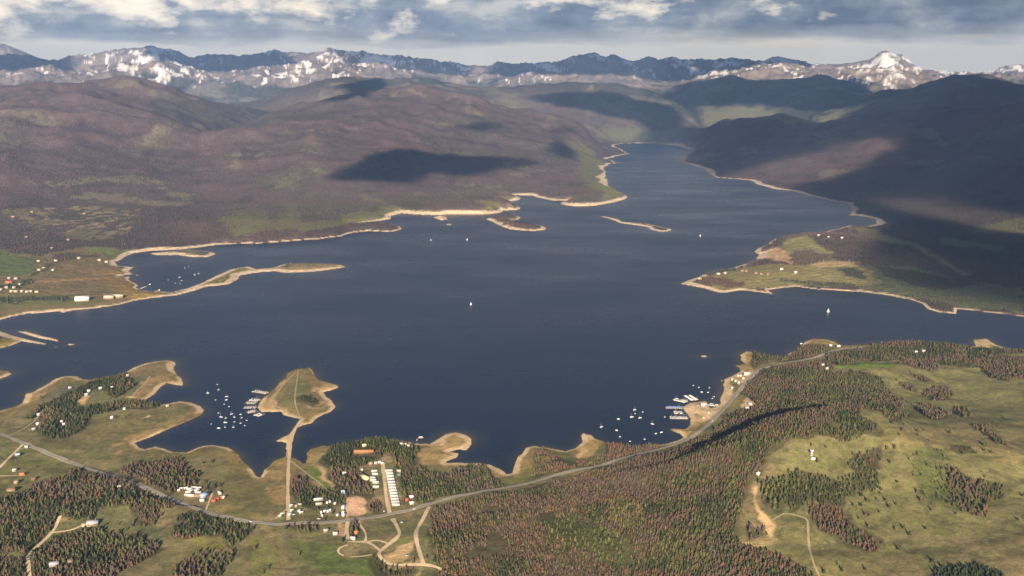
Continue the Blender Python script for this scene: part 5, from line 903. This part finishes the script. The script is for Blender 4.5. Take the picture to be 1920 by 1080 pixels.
# the three hundred nearest, each a tree of its own with trunk and crown
PARTS = {}
def tree_parts(sh, tone, bush):
    key = (sh, tone, bush)
    if key not in PARTS:
        V, T, S = (BUSH if bush else SHAPES)[sh]; PARTS[key] = mesh_obj('crown', V, T, needle, cols=np.array(TONES[TN[tone]])[None] * S[:, None]).data; bpy.data.objects.remove(bpy.data.objects[-1] if False else [o for o in col.objects if o.data == PARTS[key]][0])
    return PARTS[key]
tk = mesh_obj('trunk', *TRUNK, barkm); TRUNKME = tk.data; bpy.data.objects.remove(tk)
LOOK = {'dark_green': 'dark green conifer', 'green': 'green conifer', 'olive': 'yellowish green conifer', 'rust': 'rust red dead conifer', 'brown': 'brown dead conifer', 'grey': 'grey dead conifer', 'gold': 'golden brushy tree', 'leafy': 'light green leafy tree'}
def region(u, v):
    if u < 300: return 'in the wood at the bottom left corner'
    if u < 520: return 'in the thin wood right of the bottom left corner'
    if u < 800: return 'by the dirt lane below the village'
    if u < 1060: return 'on the left edge of the big bottom wood'
    if u < 1300: return 'in the middle of the big bottom wood'
    if u < 1540: return 'in the right part of the big bottom wood'
    return 'on the open meadow slope at bottom right'
for i in ind:
    tn = TN[tt[i]]; lab = LOOK[tn] + ' ' + region(uu[i], vv[i]); kind = 'leafy_tree' if tb[i] else 'pine_tree'
    e = bpy.data.objects.new(kind, None); col.objects.link(e); e.location = (tx[i], ty[i], tz[i]); e.rotation_euler[2] = RNG.uniform(0, 6.28); w = th[i] * RNG.uniform(.85, 1.2); e.scale = (w, w, th[i]); e.empty_display_size = .5
    tag(e, ('bushy ' if tb[i] else '') + lab, 'tree', ('bushy ' if tb[i] else '') + lab.replace('conifer', 'conifers').replace('tree ', 'trees '))
    sh = int(RNG.integers(0, 4 if tb[i] else 6))
    for nm, me in (('crown', tree_parts(sh, int(tt[i]), bool(tb[i]))), ('trunk', TRUNKME)):
        c = bpy.data.objects.new(nm, me); col.objects.link(c); c.parent = e
# forest across the water, as far as single crowns still show
def far_forest():
    X, Y = [], []
    for r0, r1, sp_ in ((2600, 4300, 7.8), (4300, 5400, 9.5), (5400, 6900, 13.0)):
        nr = int((r1 - r0) / sp_); 
        for k in range(nr):
            r = r0 + k * sp_; n = int(r * 1.06 / sp_); a = (np.arange(n) + RNG.random(n)) * sp_ / r - .53; r_ = r + RNG.uniform(-.6, .6, n) * sp_; X.append(r_ * np.sin(a)); Y.append(r_ * np.cos(a))
    X = np.concatenate(X); Y = np.concatenate(Y); f = near_(FD, X, Y) * (near_(D, X, Y) > 8); g = fbm(X, Y, 90, 3, 101); p = f * np.where(g > .36, .85, .25); ok = RNG.random(len(X)) < p; return X[ok], Y[ok]
fx_, fy_ = far_forest(); base = near_(C, fx_, fy_); n = len(fx_)
tx, ty = fx_, fy_; tz = samp(Z, fx_, fy_); th = RNG.uniform(5.0, 9.0, n) * (1 + (np.hypot(fx_, fy_) > 5400) * .2)
def far_mesh():
    Vs, Ts, Cs, off = [], [], [], 0; sh = RNG.integers(0, 4, n); mul = np.clip(RNG.normal(.92, .13, (n, 1)), .5, 1.4); gsel = RNG.random(n) < .06; c0 = np.where(gsel[:, None], np.array([[.045, .055, .032]]), base * 1.05) * mul
    for s, (V, T, S) in enumerate(LOW):
        q = np.nonzero(sh == s)[0]; k = th[q][:, None]
        Vs.append(np.stack([tx[q][:, None] + k * V[None, :, 0], ty[q][:, None] + k * V[None, :, 1], tz[q][:, None] + k * V[None, :, 2]], -1).reshape(-1, 3)); Cs.append((c0[q][:, None] * S[None, :, None]).reshape(-1, 3))
        Ts.append((T[None] + (off + np.arange(len(q)) * len(V))[:, None, None]).reshape(-1, 3)); off += len(q) * len(V)
    tag(mesh_obj('far_forest', np.concatenate(Vs), np.concatenate(Ts), needle, cols=np.concatenate(Cs)), kind='stuff')
far_mesh()
print('TREES', len(ind), len(rest), n)

# ------------------------------------------------------------------ buildings
CACHE = {}
def cached(key, fn):
    if key not in CACHE:
        o = fn(); CACHE[key] = o.data; bpy.data.objects.remove(o)
    return CACHE[key]
def child(name, me, parent, loc=None, rz=0):
    c = bpy.data.objects.new(name, me); col.objects.link(c); c.parent = parent
    if loc is not None: c.location = loc
    if rz: c.rotation_euler[2] = rz
    return c
def box_v(cx, cy, cz, sx, sy, sz):
    return [(cx + a * sx / 2, cy + b * sy / 2, cz + c * sz / 2) for a in (-1, 1) for b in (-1, 1) for c in (-1, 1)]
BOXF = [(0, 1, 3, 2), (4, 6, 7, 5), (0, 4, 5, 1), (2, 3, 7, 6), (0, 2, 6, 4), (1, 5, 7, 3)]
def boxes(name, lst, mat):
    V, Fc = [], []
    for b in lst: o = len(V); V += box_v(*b); Fc += [tuple(i + o for i in f) for f in BOXF]
    return mesh_obj(name, V, Fc, mat)
glass = paint_mat('window_glass', (.05, .06, .075), .15); doorm = paint_mat('door_paint', (.22, .14, .09), .6); dark = paint_mat('dark_rubber', (.025, .025, .025), .8); stone = paint_mat('chimney_stone', (.28, .22, .18), .9)
def building(kind, loc, rot, L, W, h, wc, rc, label, group):
    wm = paint_mat('wall_' + wc, WALLS[wc], .8, .10, 1.5); rm = paint_mat('roof_' + rc, WALLS[rc], .6, .14, 1.2)
    e = bpy.data.objects.new(kind, None); col.objects.link(e); e.location = loc; e.rotation_euler[2] = rot; e.empty_display_size = 1
    tag(e, label, {'mobile_home': 'mobile home', 'camper': 'camper', 'cabin': 'cabin', 'hall': 'building', 'lodge': 'lodge', 'house': 'house'}[kind], group)
    flat_roof = kind in ('mobile_home', 'camper'); rise = .35 if flat_roof else W * .28; ov = .12 if flat_roof else .45; g = .55 if flat_roof else 0.0
    def walls():
        l, w = L / 2, W / 2; V = [(-l, -w, g - (0 if g else .9)), (l, -w, g - (0 if g else .9)), (l, w, g - (0 if g else .9)), (-l, w, g - (0 if g else .9)), (-l, -w, h), (l, -w, h), (l, w, h), (-l, w, h), (-l, 0, h + rise), (l, 0, h + rise)]
        sizes = np.array([4, 4, 5, 5, 4]); f = [0, 1, 5, 4, 2, 3, 7, 6, 1, 2, 6, 9, 5, 3, 0, 4, 8, 7, 3, 2, 1, 0]; return mesh_obj('wall', V, f, wm, sizes=sizes)
    def roof():
        l, w = L / 2 + ov, W / 2 + ov; d = rise / (W / 2) * ov; t = .16
        V = [(-l, -w, h - d + .03), (l, -w, h - d + .03), (l, 0, h + rise + .03), (-l, 0, h + rise + .03), (-l, w, h - d + .03), (l, w, h - d + .03)]; V += [(x, y, z + t) for x, y, z in V]
        return mesh_obj('roof', V, [(6, 7, 8, 9), (9, 8, 11, 10), (0, 3, 2, 1), (3, 4, 5, 2), (0, 1, 7, 6), (4, 10, 11, 5), (0, 6, 9, 3), (3, 9, 10, 4), (1, 2, 8, 7), (2, 5, 11, 8)], rm)
    k = (kind, L, W, h, wc, rc); child('wall', cached(k + ('w',), walls), e); ro = child('roof', cached(k + ('r',), roof), e)
    wz = g + (h - g) * .58; wn = 4 if L > 13 else 3
    wme = cached(k + ('g',), lambda: boxes('window', [(0, 0, 0, min(1.5, L / 7), .08, min(1.2, h * .34))], glass))
    for s in (-1, 1):
        for i in range(wn):
            x = (-.5 + (i + .5) / wn) * L * .9
            if s < 0 and i == 1: continue
            child('window', wme, e, (x, s * (W / 2 + .03), wz))
    dh = min(2.0, h - g - .2); child('door', cached(k + ('d',), lambda: boxes('door', [(0, 0, 0, .95, .08, dh)], doorm)), e, ((-.5 + 1.5 / wn) * L * .9, -W / 2 - .03, g + dh / 2))
    if kind == 'camper':
        wh = cached('camper_wheel', lambda: disc('wheel', .38, .25, dark))
        for s in (-1, 1):
            for q in (-.5, .5): child('wheel', wh, e, (q, s * (W / 2 - .1), .38))
        child('hitch', cached(k + ('h',), lambda: boxes('hitch', [(L / 2 + .6, 0, .5, 1.2, .25, .15)], dark)), e)
    elif kind == 'mobile_home': child('skirting', cached(k + ('s',), lambda: boxes('skirting', [(0, 0, g / 2 - .2, L - .1, W - .1, g + .38)], paint_mat('skirting_grey', (.3, .28, .26)))), e)
    elif kind in ('cabin', 'house', 'lodge'): child('chimney', cached(k + ('c',), lambda: boxes('chimney', [(L * .28, W * .16, h + rise * .9, .7, .7, rise * .9 + .9)], stone)), ro)
    return e
def disc(name, r, w, mat, n=12):
    V = [(r * math.cos(2 * math.pi * k / n), s * w / 2, r * math.sin(2 * math.pi * k / n)) for s in (-1, 1) for k in range(n)]
    f = [q for k in range(n) for q in (k, (k + 1) % n, n + (k + 1) % n, n + k)] + list(range(n - 1, -1, -1)) + list(range(n, 2 * n)); return mesh_obj(name, V, f, mat, sizes=np.array([4] * n + [n, n]))
for (pts, kind, L, Wd, h, wc, rc, rot, ords, text, group), W in zip(SET, SETW):
    order_ = list(range(len(pts)))
    if ords is None: order_ = sorted(order_, key=(lambda i: -pts[i][0]) if 'from the right' in text else (lambda i: pts[i][1]) if ('from the lake' in text or 'away from the lake' in text) else (lambda i: pts[i][0]))
    for rank_, i in enumerate(order_):
        o_ = ords[rank_] if ords else ('first' if rank_ == 0 else 'last' if rank_ == len(pts) - 1 and len(pts) > 2 else NTH[rank_]); o_ = o_ if rank_ or ords else 'first'
        x, y = W[i]; jr = (random.random() - .5) * .24 if len(pts) > 1 else 0
        if kind == 'house' and len(pts) > 1: jr *= 6
        if 'campers' in (group or '') or 'camp' in (group or ''): jr *= 4
        sz = .74 if kind == 'house' and len(pts) > 1 else .74 if kind == 'cabin' else .88 if kind not in ('camper', 'mobile_home') else .95; building(kind, (x, y, max(.3, float(samp(Z, x, y)))), math.radians(rot) + jr, L * sz, Wd * sz, h * (1 if sz > .9 else .9), wc, rc, text.format(o=o_), group)

# ------------------------------------------------------------------ water tank and relay tower
def lathe(name, prof, mat, n=20):
    V = [(r * math.cos(2 * math.pi * k / n), r * math.sin(2 * math.pi * k / n), z) for r, z in prof for k in range(n)]
    return mesh_obj(name, V, [(i * n + k, i * n + (k + 1) % n, (i + 1) * n + (k + 1) % n, (i + 1) * n + k) for i in range(len(prof) - 1) for k in range(n)], mat, smooth=True)
def tank():
    x, y = H2(ZT((1185, 640)))[0]; e = bpy.data.objects.new('water_tank', None); col.objects.link(e); e.location = (x, y, float(samp(Z, x, y))); tag(e, 'silver domed water tank between dark pines beside the dirt lot', 'tank'); sm = paint_mat('tank_steel', (.55, .63, .75), .35, .08, 1, .3)
    lathe('shell', [(3.2, -.5), (3.2, 5.0)], sm).parent = e; lathe('dome', [(3.35, 5.0), (3.0, 5.7), (2.0, 6.3), (.8, 6.6), (.01, 6.65)], sm).parent = e; lathe('band', [(3.25, 2.4), (3.3, 2.45), (3.3, 2.6), (3.25, 2.65)], paint_mat('band_steel', (.3, .33, .38), .5)).parent = e
tank()
def tower():
    x, y = H2(ZJ((182, 1045)))[0]; e = bpy.data.objects.new('relay_tower', None); col.objects.link(e); e.location = (x, y, float(samp(Z, x, y))); tag(e, 'white relay tower with a hut on the open meadow hill', 'tower'); wm = paint_mat('tower_white', (.78, .77, .75), .6)
    for sx in (-1, 1):
        for sy in (-1, 1):
            V = []
            for (r, z) in ((1.6, -.5), (.45, 12.5)):
                for a, b in ((-.14, -.14), (.14, -.14), (.14, .14), (-.14, .14)): V.append((sx * r + a, sy * r + b, z))
            mesh_obj('leg', V, [(0, 1, 5, 4), (1, 2, 6, 5), (2, 3, 7, 6), (3, 0, 4, 7), (4, 5, 6, 7)], wm).parent = e
    boxes('brace', [(0, s * (1.6 - 1.15 * z / 12.5), z, 2 * (1.6 - 1.15 * z / 12.5), .14, .14) for z in (2.5, 5, 7.5, 10) for s in (-1, 1)] + [(s * (1.6 - 1.15 * z / 12.5), 0, z, .14, 2 * (1.6 - 1.15 * z / 12.5), .14) for z in (2.5, 5, 7.5, 10) for s in (-1, 1)], wm).parent = e
    boxes('platform', [(0, 0, 12.6, 2.4, 2.4, .25)], wm).parent = e; boxes('panel', [(0, -1.3, 11.4, 3.0, .35, 2.2), (-1.9, -.6, 12.8, .8, .8, 1.5), (1.7, -.6, 13, .6, .6, 1.9)], wm).parent = e
    h_ = boxes('hut', [(1.2, -3.6, 1.4, 5.5, 3.4, 3.8)], wm); h_.parent = e; boxes('hut_roof', [(1.2, -3.6, 3.42, 6.0, 3.9, .22)], paint_mat('roof_brown', WALLS['brown'], .6)).parent = e; boxes('door', [(1.2, -5.34, .9, 1, .08, 2)], doorm).parent = e
tower()

# ------------------------------------------------------------------ boats, docks and rafts
hullw = paint_mat('hull_white', (.82, .81, .79), .35, .05); deckm = paint_mat('deck_cream', (.66, .60, .50), .6); blue_c = paint_mat('canvas_blue', (.05, .12, .30), .7); steel = paint_mat('mast_metal', (.65, .66, .68), .35, .05, 1, .5); sailm = paint_mat('sail_cloth', (.86, .85, .82), .8, .04); plank = paint_mat('dock_planks', (.46, .38, .28), .9, .2, 2.5)
def hull(name, L, B, fb, mat):
    st = [(-.5, .82, 0), (-.25, .98, 0), (0, 1, .02), (.25, .82, .1), (.42, .42, .2), (.5, .03, .3)]; V = []
    for s, b, up in st:
        w = B / 2 * b; V += [(s * L, -w, fb * (1 + up)), (s * L, -w * .85, -.05), (s * L, 0, -.35 + up), (s * L, w * .85, -.05), (s * L, w, fb * (1 + up))]
    Fc = [(i * 5 + k, (i + 1) * 5 + k, (i + 1) * 5 + k + 1, i * 5 + k + 1) for i in range(5) for k in range(4)]; Fc += [(i * 5 + 4, (i + 1) * 5 + 4, (i + 1) * 5, i * 5) for i in range(5)]
    f = [q for a in Fc for q in a] + [4, 3, 2, 1, 0]; return mesh_obj(name, V, f, mat, sizes=np.array([4] * len(Fc) + [5]))
def cabin_mesh(name, x0, x1, B, z0, h, mat, rake=.25):
    V = [(x0, -B / 2, z0), (x1, -B / 2 * .8, z0), (x1, B / 2 * .8, z0), (x0, B / 2, z0), (x0 + .1, -B / 2 * .85, z0 + h), (x1 - rake * h * 2, -B / 2 * .65, z0 + h), (x1 - rake * h * 2, B / 2 * .65, z0 + h), (x0 + .1, B / 2 * .85, z0 + h)]
    return mesh_obj(name, V, [(0, 1, 5, 4), (1, 2, 6, 5), (2, 3, 7, 6), (3, 0, 4, 7), (4, 5, 6, 7)], mat)
def tube(name, r, h, mat, z0=0, n=8): return lathe(name, [(r, z0), (r * .8, z0 + h), (.001, z0 + h)], mat, n)
def boat(kind, x, y, rot, s, label, group, cat='boat'):
    e = bpy.data.objects.new(kind, None); col.objects.link(e); e.location = (x, y, 0); e.rotation_euler[2] = rot; e.scale = (s, s, s); e.empty_display_size = 1; tag(e, label, cat, group)
    if kind == 'motorboat':
        child('hull', cached('mh', lambda: hull('hull', 6.4, 2.4, .85, hullw)), e); child('cabin', cached('mc', lambda: cabin_mesh('cabin', -1.4, 1.7, 1.9, .86, .75, hullw)), e); child('windscreen', cached('mw', lambda: boxes('windscreen', [(1.15, 0, 1.25, .5, 1.5, .35)], glass)), e); child('cockpit', cached('mk', lambda: boxes('cockpit', [(-2.1, 0, .9, 1.5, 1.7, .1)], dark)), e); child('engine', cached('me', lambda: boxes('engine', [(-3.35, 0, .7, .45, .5, .9)], dark)), e)
    elif kind == 'pontoon_boat':
        for q in (-.85, .85): child('float', cached('pf', lambda: hull('float', 6.6, .7, .45, steel)), e, (0, q, 0))
        child('deck', cached('pd', lambda: boxes('deck', [(0, 0, .72, 6.2, 2.5, .25)], deckm)), e); child('canopy', cached('pc', lambda: boxes('canopy', [(-.5, 0, 2.3, 3.4, 2.4, .12)], hullw)), e); child('seat', cached('ps', lambda: boxes('seat', [(-2.4, 0, 1.1, .9, 2.2, .55), (1.9, .8, 1.1, 1.6, .7, .55)], hullw)), e)
        for q in (-1, 1):
            for p in (-2, 1): child('post', cached('pp', lambda: boxes('post', [(0, 0, 1.5, .07, .07, 1.5)], steel)), e, (p, q * 1.1, 0))
    else:
        child('hull', cached('sh', lambda: hull('hull', 7.6, 2.5, .9, hullw)), e); child('cabin', cached('sc', lambda: cabin_mesh('cabin', -.8, 2.1, 1.5, .9, .5, deckm)), e); child('mast', cached('sm', lambda: tube('mast', .09, 9.4, steel, .8)), e, (.7, 0, 0))
        if kind == 'sailboat': child('boom', cached('sb', lambda: boxes('boom', [(-.9, 0, 1.95, 3.1, .3, .32)], blue_c)), e)
        else:
            def main(): return mesh_obj('mainsail', [(.55, 0, 1.8), (-2.8, .5, 1.9), (-1.3, .55, 5.2), (.55, 0, 9.8), (-.5, .3, 8), (.55, .04, 5.5), (.5, .06, 1.8), (-2.8, .56, 1.9), (-1.3, .61, 5.2), (.5, .06, 9.8), (-.5, .36, 8), (.5, .1, 5.5)], [(0, 1, 2, 5), (5, 2, 4, 3), (6, 11, 8, 7), (11, 9, 10, 8)], sailm)
            child('mainsail', cached('ss', main), e); child('jib', cached('sj', lambda: mesh_obj('jib', [(3.7, 0, 1.2), (.9, .35, 1.6), (.78, 0, 8.4), (3.7, .05, 1.2), (.9, .4, 1.6), (.78, .05, 8.4)], [(0, 2, 1), (3, 4, 5)], sailm)), e)
    return e
left_m = ZC((228, 292), (238, 342), (142, 370), (310, 402), (308, 432), (211, 432), (290, 470), (333, 492), (238, 550), (262, 586), (303, 595), (355, 560), (380, 587), (438, 562), (446, 593), (492, 615), (437, 641), (380, 630), (300, 635), (240, 686), (298, 678), (372, 678), (474, 662), (174, 650))
right_m = ZG((227, 772), (366, 802), (381, 700), (501, 682), (527, 618), (532, 652), (575, 690), (602, 637), (688, 745), (718, 832), (768, 820), (798, 682), (1057, 398), (1105, 415), (1132, 458), (1188, 460), (1200, 420), (1227, 515), (1243, 500), (1313, 355), (395, 860), (487, 900), (618, 882))
bay_m = ZL((1040, 488), (1060, 480), (1080, 490), (1010, 540), (1095, 527), (1117, 520), (945, 556), (987, 574), (1013, 576), (1022, 559), (922, 578))
def moored(pts, text, group, big, sc=1.0, share=.6):
    W = flat(pts); od = sorted(range(len(pts)), key=lambda i: pts[i][0])
    for k, i in enumerate(od):
        kd = 'sailboat' if RNG.random() < share else 'motorboat'
        boat(kd, W[i][0], W[i][1], math.radians(205 + RNG.normal(0, 28)), sc * RNG.uniform(.8, 1.0) * (.88 if i in big else .55), text.format(k='sailboat' if kd == 'sailboat' else 'motorboat', o=(NTH[k] + ' from the left') if k else 'leftmost of all'), group)
moored(left_m, 'white {k} moored left of the triangular island, {o}', 'boats moored left of the triangular island', (3, 4, 9, 11, 18, 19, 2, 12))
moored(right_m, 'white {k} moored off the sandy marina point, {o}', 'boats moored off the marina point', (0, 1, 2, 3, 4, 6, 8, 9, 10, 14, 15, 18))
moored(bay_m, 'white {k} moored in the far left bay, {o}', 'boats moored in the far left bay', (3, 4, 5), 1.0)
for P, lab, kd, s in (((808, 451), 'small white sailboat off the wooded north shore, left of another', 'sailing_boat', .75), ((876, 450), 'small white sailboat off the wooded north shore, right of another', 'sailing_boat', .7), ((883, 571.5), 'white boat alone in the very middle of the lake', 'sailing_boat', .75), ((1313, 443), 'white sailboat alone in front of the far right arm', 'sailing_boat', .75), ((1553, 585), 'tall white sailboat under sail between the right shores', 'sailing_boat', .95), ((1502, 644.5), 'white motorboat close to the right shore by the road end', 'motorboat', 1.1)):
    w = flat([P])[0]; boat(kd, w[0], w[1], math.radians(200 + RNG.normal(0, 20)), s, lab, None)
DOCKS = [('topmost', 'left', ZC((688, 372), (552, 352)), 7, 5.6), ('second from the top', 'left', ZC((618, 437), (524, 430)), 6, 6.4), ('third from the top', 'left', ZC((585, 460), (482, 458)), 5, 6.0), ('fourth from the top', 'left', ZC((590, 500), (468, 500)), 6, 5.6), ('fifth from the top', 'left', ZC((592, 528), (494, 545)), 5, 5.6), ('lowest', 'left', ZC((640, 552), (572, 576)), 4, 6.4),
         ('upper right', 'sandy point', ZS((808, 588), (655, 495)), 6, 7.2), ('upper left', 'sandy point', ZS((665, 618), (432, 562)), 9, 6.6), ('blue roofed', 'sandy point', ZS((590, 716), (268, 712)), 9, 5.5), ('second from the bottom', 'sandy point', ZS((600, 806), (415, 802)), 6, 6.6), ('bottom', 'sandy point', ZS((690, 900), (345, 895)), 11, 6.4), ('inner harbour', 'sandy point', ZS((1230, 685), (1050, 655)), 6, 6.2)]
for nm, place, pp, nb_, bl in DOCKS:
    (x0, y0), (x1, y1) = flat(pp); L = math.hypot(x1 - x0, y1 - y0); a = math.atan2(y1 - y0, x1 - x0); e = bpy.data.objects.new('dock', None); col.objects.link(e); e.location = (x0, y0, 0); e.rotation_euler[2] = a
    tag(e, f'{nm} wooden dock of the {place} marina lined with white boats', 'dock', 'marina docks'); boxes('walkway', [(L / 2, 0, .45, L, 1.8, .3)], plank).parent = e; pitch = (L - 3) / nb_
    fb_ = boxes('finger', [(0, 0, .43, .7, bl, .24)], plank).data; bpy.data.objects.remove([o for o in col.objects if o.data == fb_][0])
    po = tube('piling', .16, 2.6, plank, -1).data; bpy.data.objects.remove([o for o in col.objects if o.data == po][0])
    for k in range(nb_ + 1):
        for s in (-1, 1):
            child('finger', fb_, e, (3 + k * pitch - .2, s * (bl / 2 + .9), 0))
            if k % 2 == 0: child('piling', po, e, (3 + k * pitch - .2, s * (bl + .9), 0))
    if nm == 'blue roofed':
        bm_ = paint_mat('roof_panel_blue', (.10, .20, .48), .45, .08); boxes('canopy', [(L / 2, 5.2, 4.2, L - 2, 7.4, .2)], bm_).parent = e; boxes('canopy_ridge', [(L / 2, 5.2, 4.42, L - 2, 1.2, .2)], bm_).parent = e
        for k in range(7):
            for q in (1.7, 8.7): boxes('post', [(2 + k * (L - 4) / 6, q, 2.1, .2, .2, 4.1)], steel).parent = e
    c_, s_ = math.cos(a), math.sin(a)
    for sd, side in ((-1, 'near side'), (1, 'far side')):
        if sd > 0 and nm == 'blue roofed': pass
        for k in range(nb_):
            if RNG.random() < .1: continue
            lx = 3 + (k + .5) * pitch; ly = sd * (bl / 2 + 1.2); kd = ('motorboat', 'pontoon_boat', 'motorboat', 'sailboat')[int(RNG.integers(0, 4))]
            if nm == 'blue roofed' and sd > 0: kd = 'motorboat'
            o_ = 'nearest the shore' if k == 0 else 'outermost' if k == nb_ - 1 else NTH[k] + ' from shore'
            boat(kd, x0 + lx * c_ - ly * s_, y0 + lx * s_ + ly * c_, a + math.pi / 2 * sd, bl / 7.2 * RNG.uniform(.72, .92), f'{kd.replace("_", " ")} at the {nm} {place} dock, {side}, {o_}', f'boats at the {nm} {place} dock')
for pp, wd, lab, cat in (([(789, 820.5)], 0, 'square wooden swim raft with a gangway off the village shore', 'raft'), (ZR((1580, 970), (1705, 918)), 5, 'long pale dock reaching into the far left bay', 'dock'), (ZR((1740, 1000), (1822, 983)), 5, 'short pale dock beside the long one in the far left bay', 'dock')):
    W = flat(pp); e = bpy.data.objects.new('swim_raft' if cat == 'raft' else 'long_dock', None); col.objects.link(e); e.location = (*W[0], 0); tag(e, lab, cat)
    if cat == 'raft': boxes('deck', [(0, 0, .5, 9, 7, .4)], plank).parent = e; boxes('gangway', [(-5.5, -9, .5, 1.6, 13, .25)], plank).parent = e; boxes('bench', [(0, 1.5, 1.0, 6, 1, .6)], hullw).parent = e
    else:
        L = math.hypot(*(W[1] - W[0])); e.rotation_euler[2] = math.atan2(*(W[1] - W[0])[::-1]); boxes('walkway', [(L / 2, 0, .6, L, wd, .4)], plank).parent = e; boxes('head', [(L - 4, wd * .8, .6, 8, wd * .6, .4)], plank).parent = e; boxes('hut', [(L - 9, 0, 2.0, 4, 3, 2.4)], hullw).parent = e

# ------------------------------------------------------------------ cars
def car_body(name, L, W, mat):
    pr = [(-.5, .35), (-.5, .8), (-.44, .95), (.15, .95), (.46, .82), (.5, .6), (.5, .35)]; V = [(x * L, s * W / 2, z) for s in (-1, 1) for x, z in pr]; n = len(pr)
    f = [q for k in range(n) for q in (k, (k + 1) % n, n + (k + 1) % n, n + k)] + list(range(n - 1, -1, -1)) + list(range(n, 2 * n)); return mesh_obj(name, V, f, mat, sizes=np.array([4] * n + [n, n]))
CARS = [('white', ZV((1255, 205)), 12, 'white car driving on the road left of the pines'), ('silver', [(470, 979)], -5, 'silver car driving on the road left of the causeway'), ('white', [(1336, 790)], 55, 'white car on the road bend beside the marina'), ('red', [(128, 865.5)], -22, 'red car driving on the road at the left'),
        ('white', [(598, 974)], 5, 'white car parked by the road at the causeway camp'), ('white', ZV((805, 235)), 80, 'white car parked beside the lane mouth above the road'), ('white', ZV((1070, 405)), 50, 'white car parked in grass right of the winding dirt lane'), ('cream', ZV((1145, 905)), 10, 'cream car parked on the bare ground inside the dirt lane loop'),
        ('white', ZS((845, 690)), 20, 'white car parked on the sandy marina point, near the shore'), ('blue', ZS((880, 720)), 25, 'blue car parked on the sandy marina point, middle of three'), ('white', ZS((830, 770)), 70, 'white car parked on the sandy marina point, nearest the road'), ('white', [(551, 966)], 30, 'white car parked at the foot of the causeway track'), ('red', [(536, 962)], 80, 'red car parked left of the causeway track foot')]
for colr, p, rot, lab in CARS:
    x, y = H2(p)[0]; e = bpy.data.objects.new('car', None); col.objects.link(e); e.location = (x, y, float(samp(Z, x, y)) + .66); e.rotation_euler[2] = math.radians(rot); tag(e, lab, 'car', 'cars'); cm = paint_mat('car_' + colr, WALLS[colr], .3, .03)
    child('body', cached('cb' + colr, lambda: car_body('body', 4.8, 1.9, cm)), e); child('cabin', cached('cc', lambda: cabin_mesh('cabin', -1.9, 1.0, 1.7, .95, .6, glass)), e); child('roof', cached('cr' + colr, lambda: boxes('roof', [(-.65, 0, 1.58, 1.9, 1.35, .06)], cm)), e)
    wh = cached('car_wheel', lambda: disc('wheel', .34, .22, dark))
    for q in (-1.5, 1.5):
        for s in (-1, 1): child('wheel', wh, e, (q, s * .85, .34))

# ------------------------------------------------------------------ haze: one closed box of thin air round camera and land
def build_haze():
    m = bpy.data.materials.new('haze_air'); m.use_nodes = True; nt = m.node_tree; nt.nodes.remove(nt.nodes['Principled BSDF']); out = nt.nodes['Material Output']
    v = node(nt, 'ShaderNodeVolumePrincipled'); v.inputs['Color'].default_value = (.36, .58, 1.0, 1); v.inputs['Density'].default_value = 3.4e-5; v.inputs['Anisotropy'].default_value = .15
    nt.links.new(v.outputs[0], out.inputs['Volume'])
    x, y0, y1, z0, z1 = 24000, -1500, 28500, -17.5, 1420
    V = [(a, b, c) for a in (-x, x) for b in (y0, y1) for c in (z0, z1)]
    o = mesh_obj('haze', V, [(0, 1, 3, 2), (4, 6, 7, 5), (0, 4, 5, 1), (2, 3, 7, 6), (0, 2, 6, 4), (1, 5, 7, 3)], m); tag(o, kind='stuff')
build_haze()
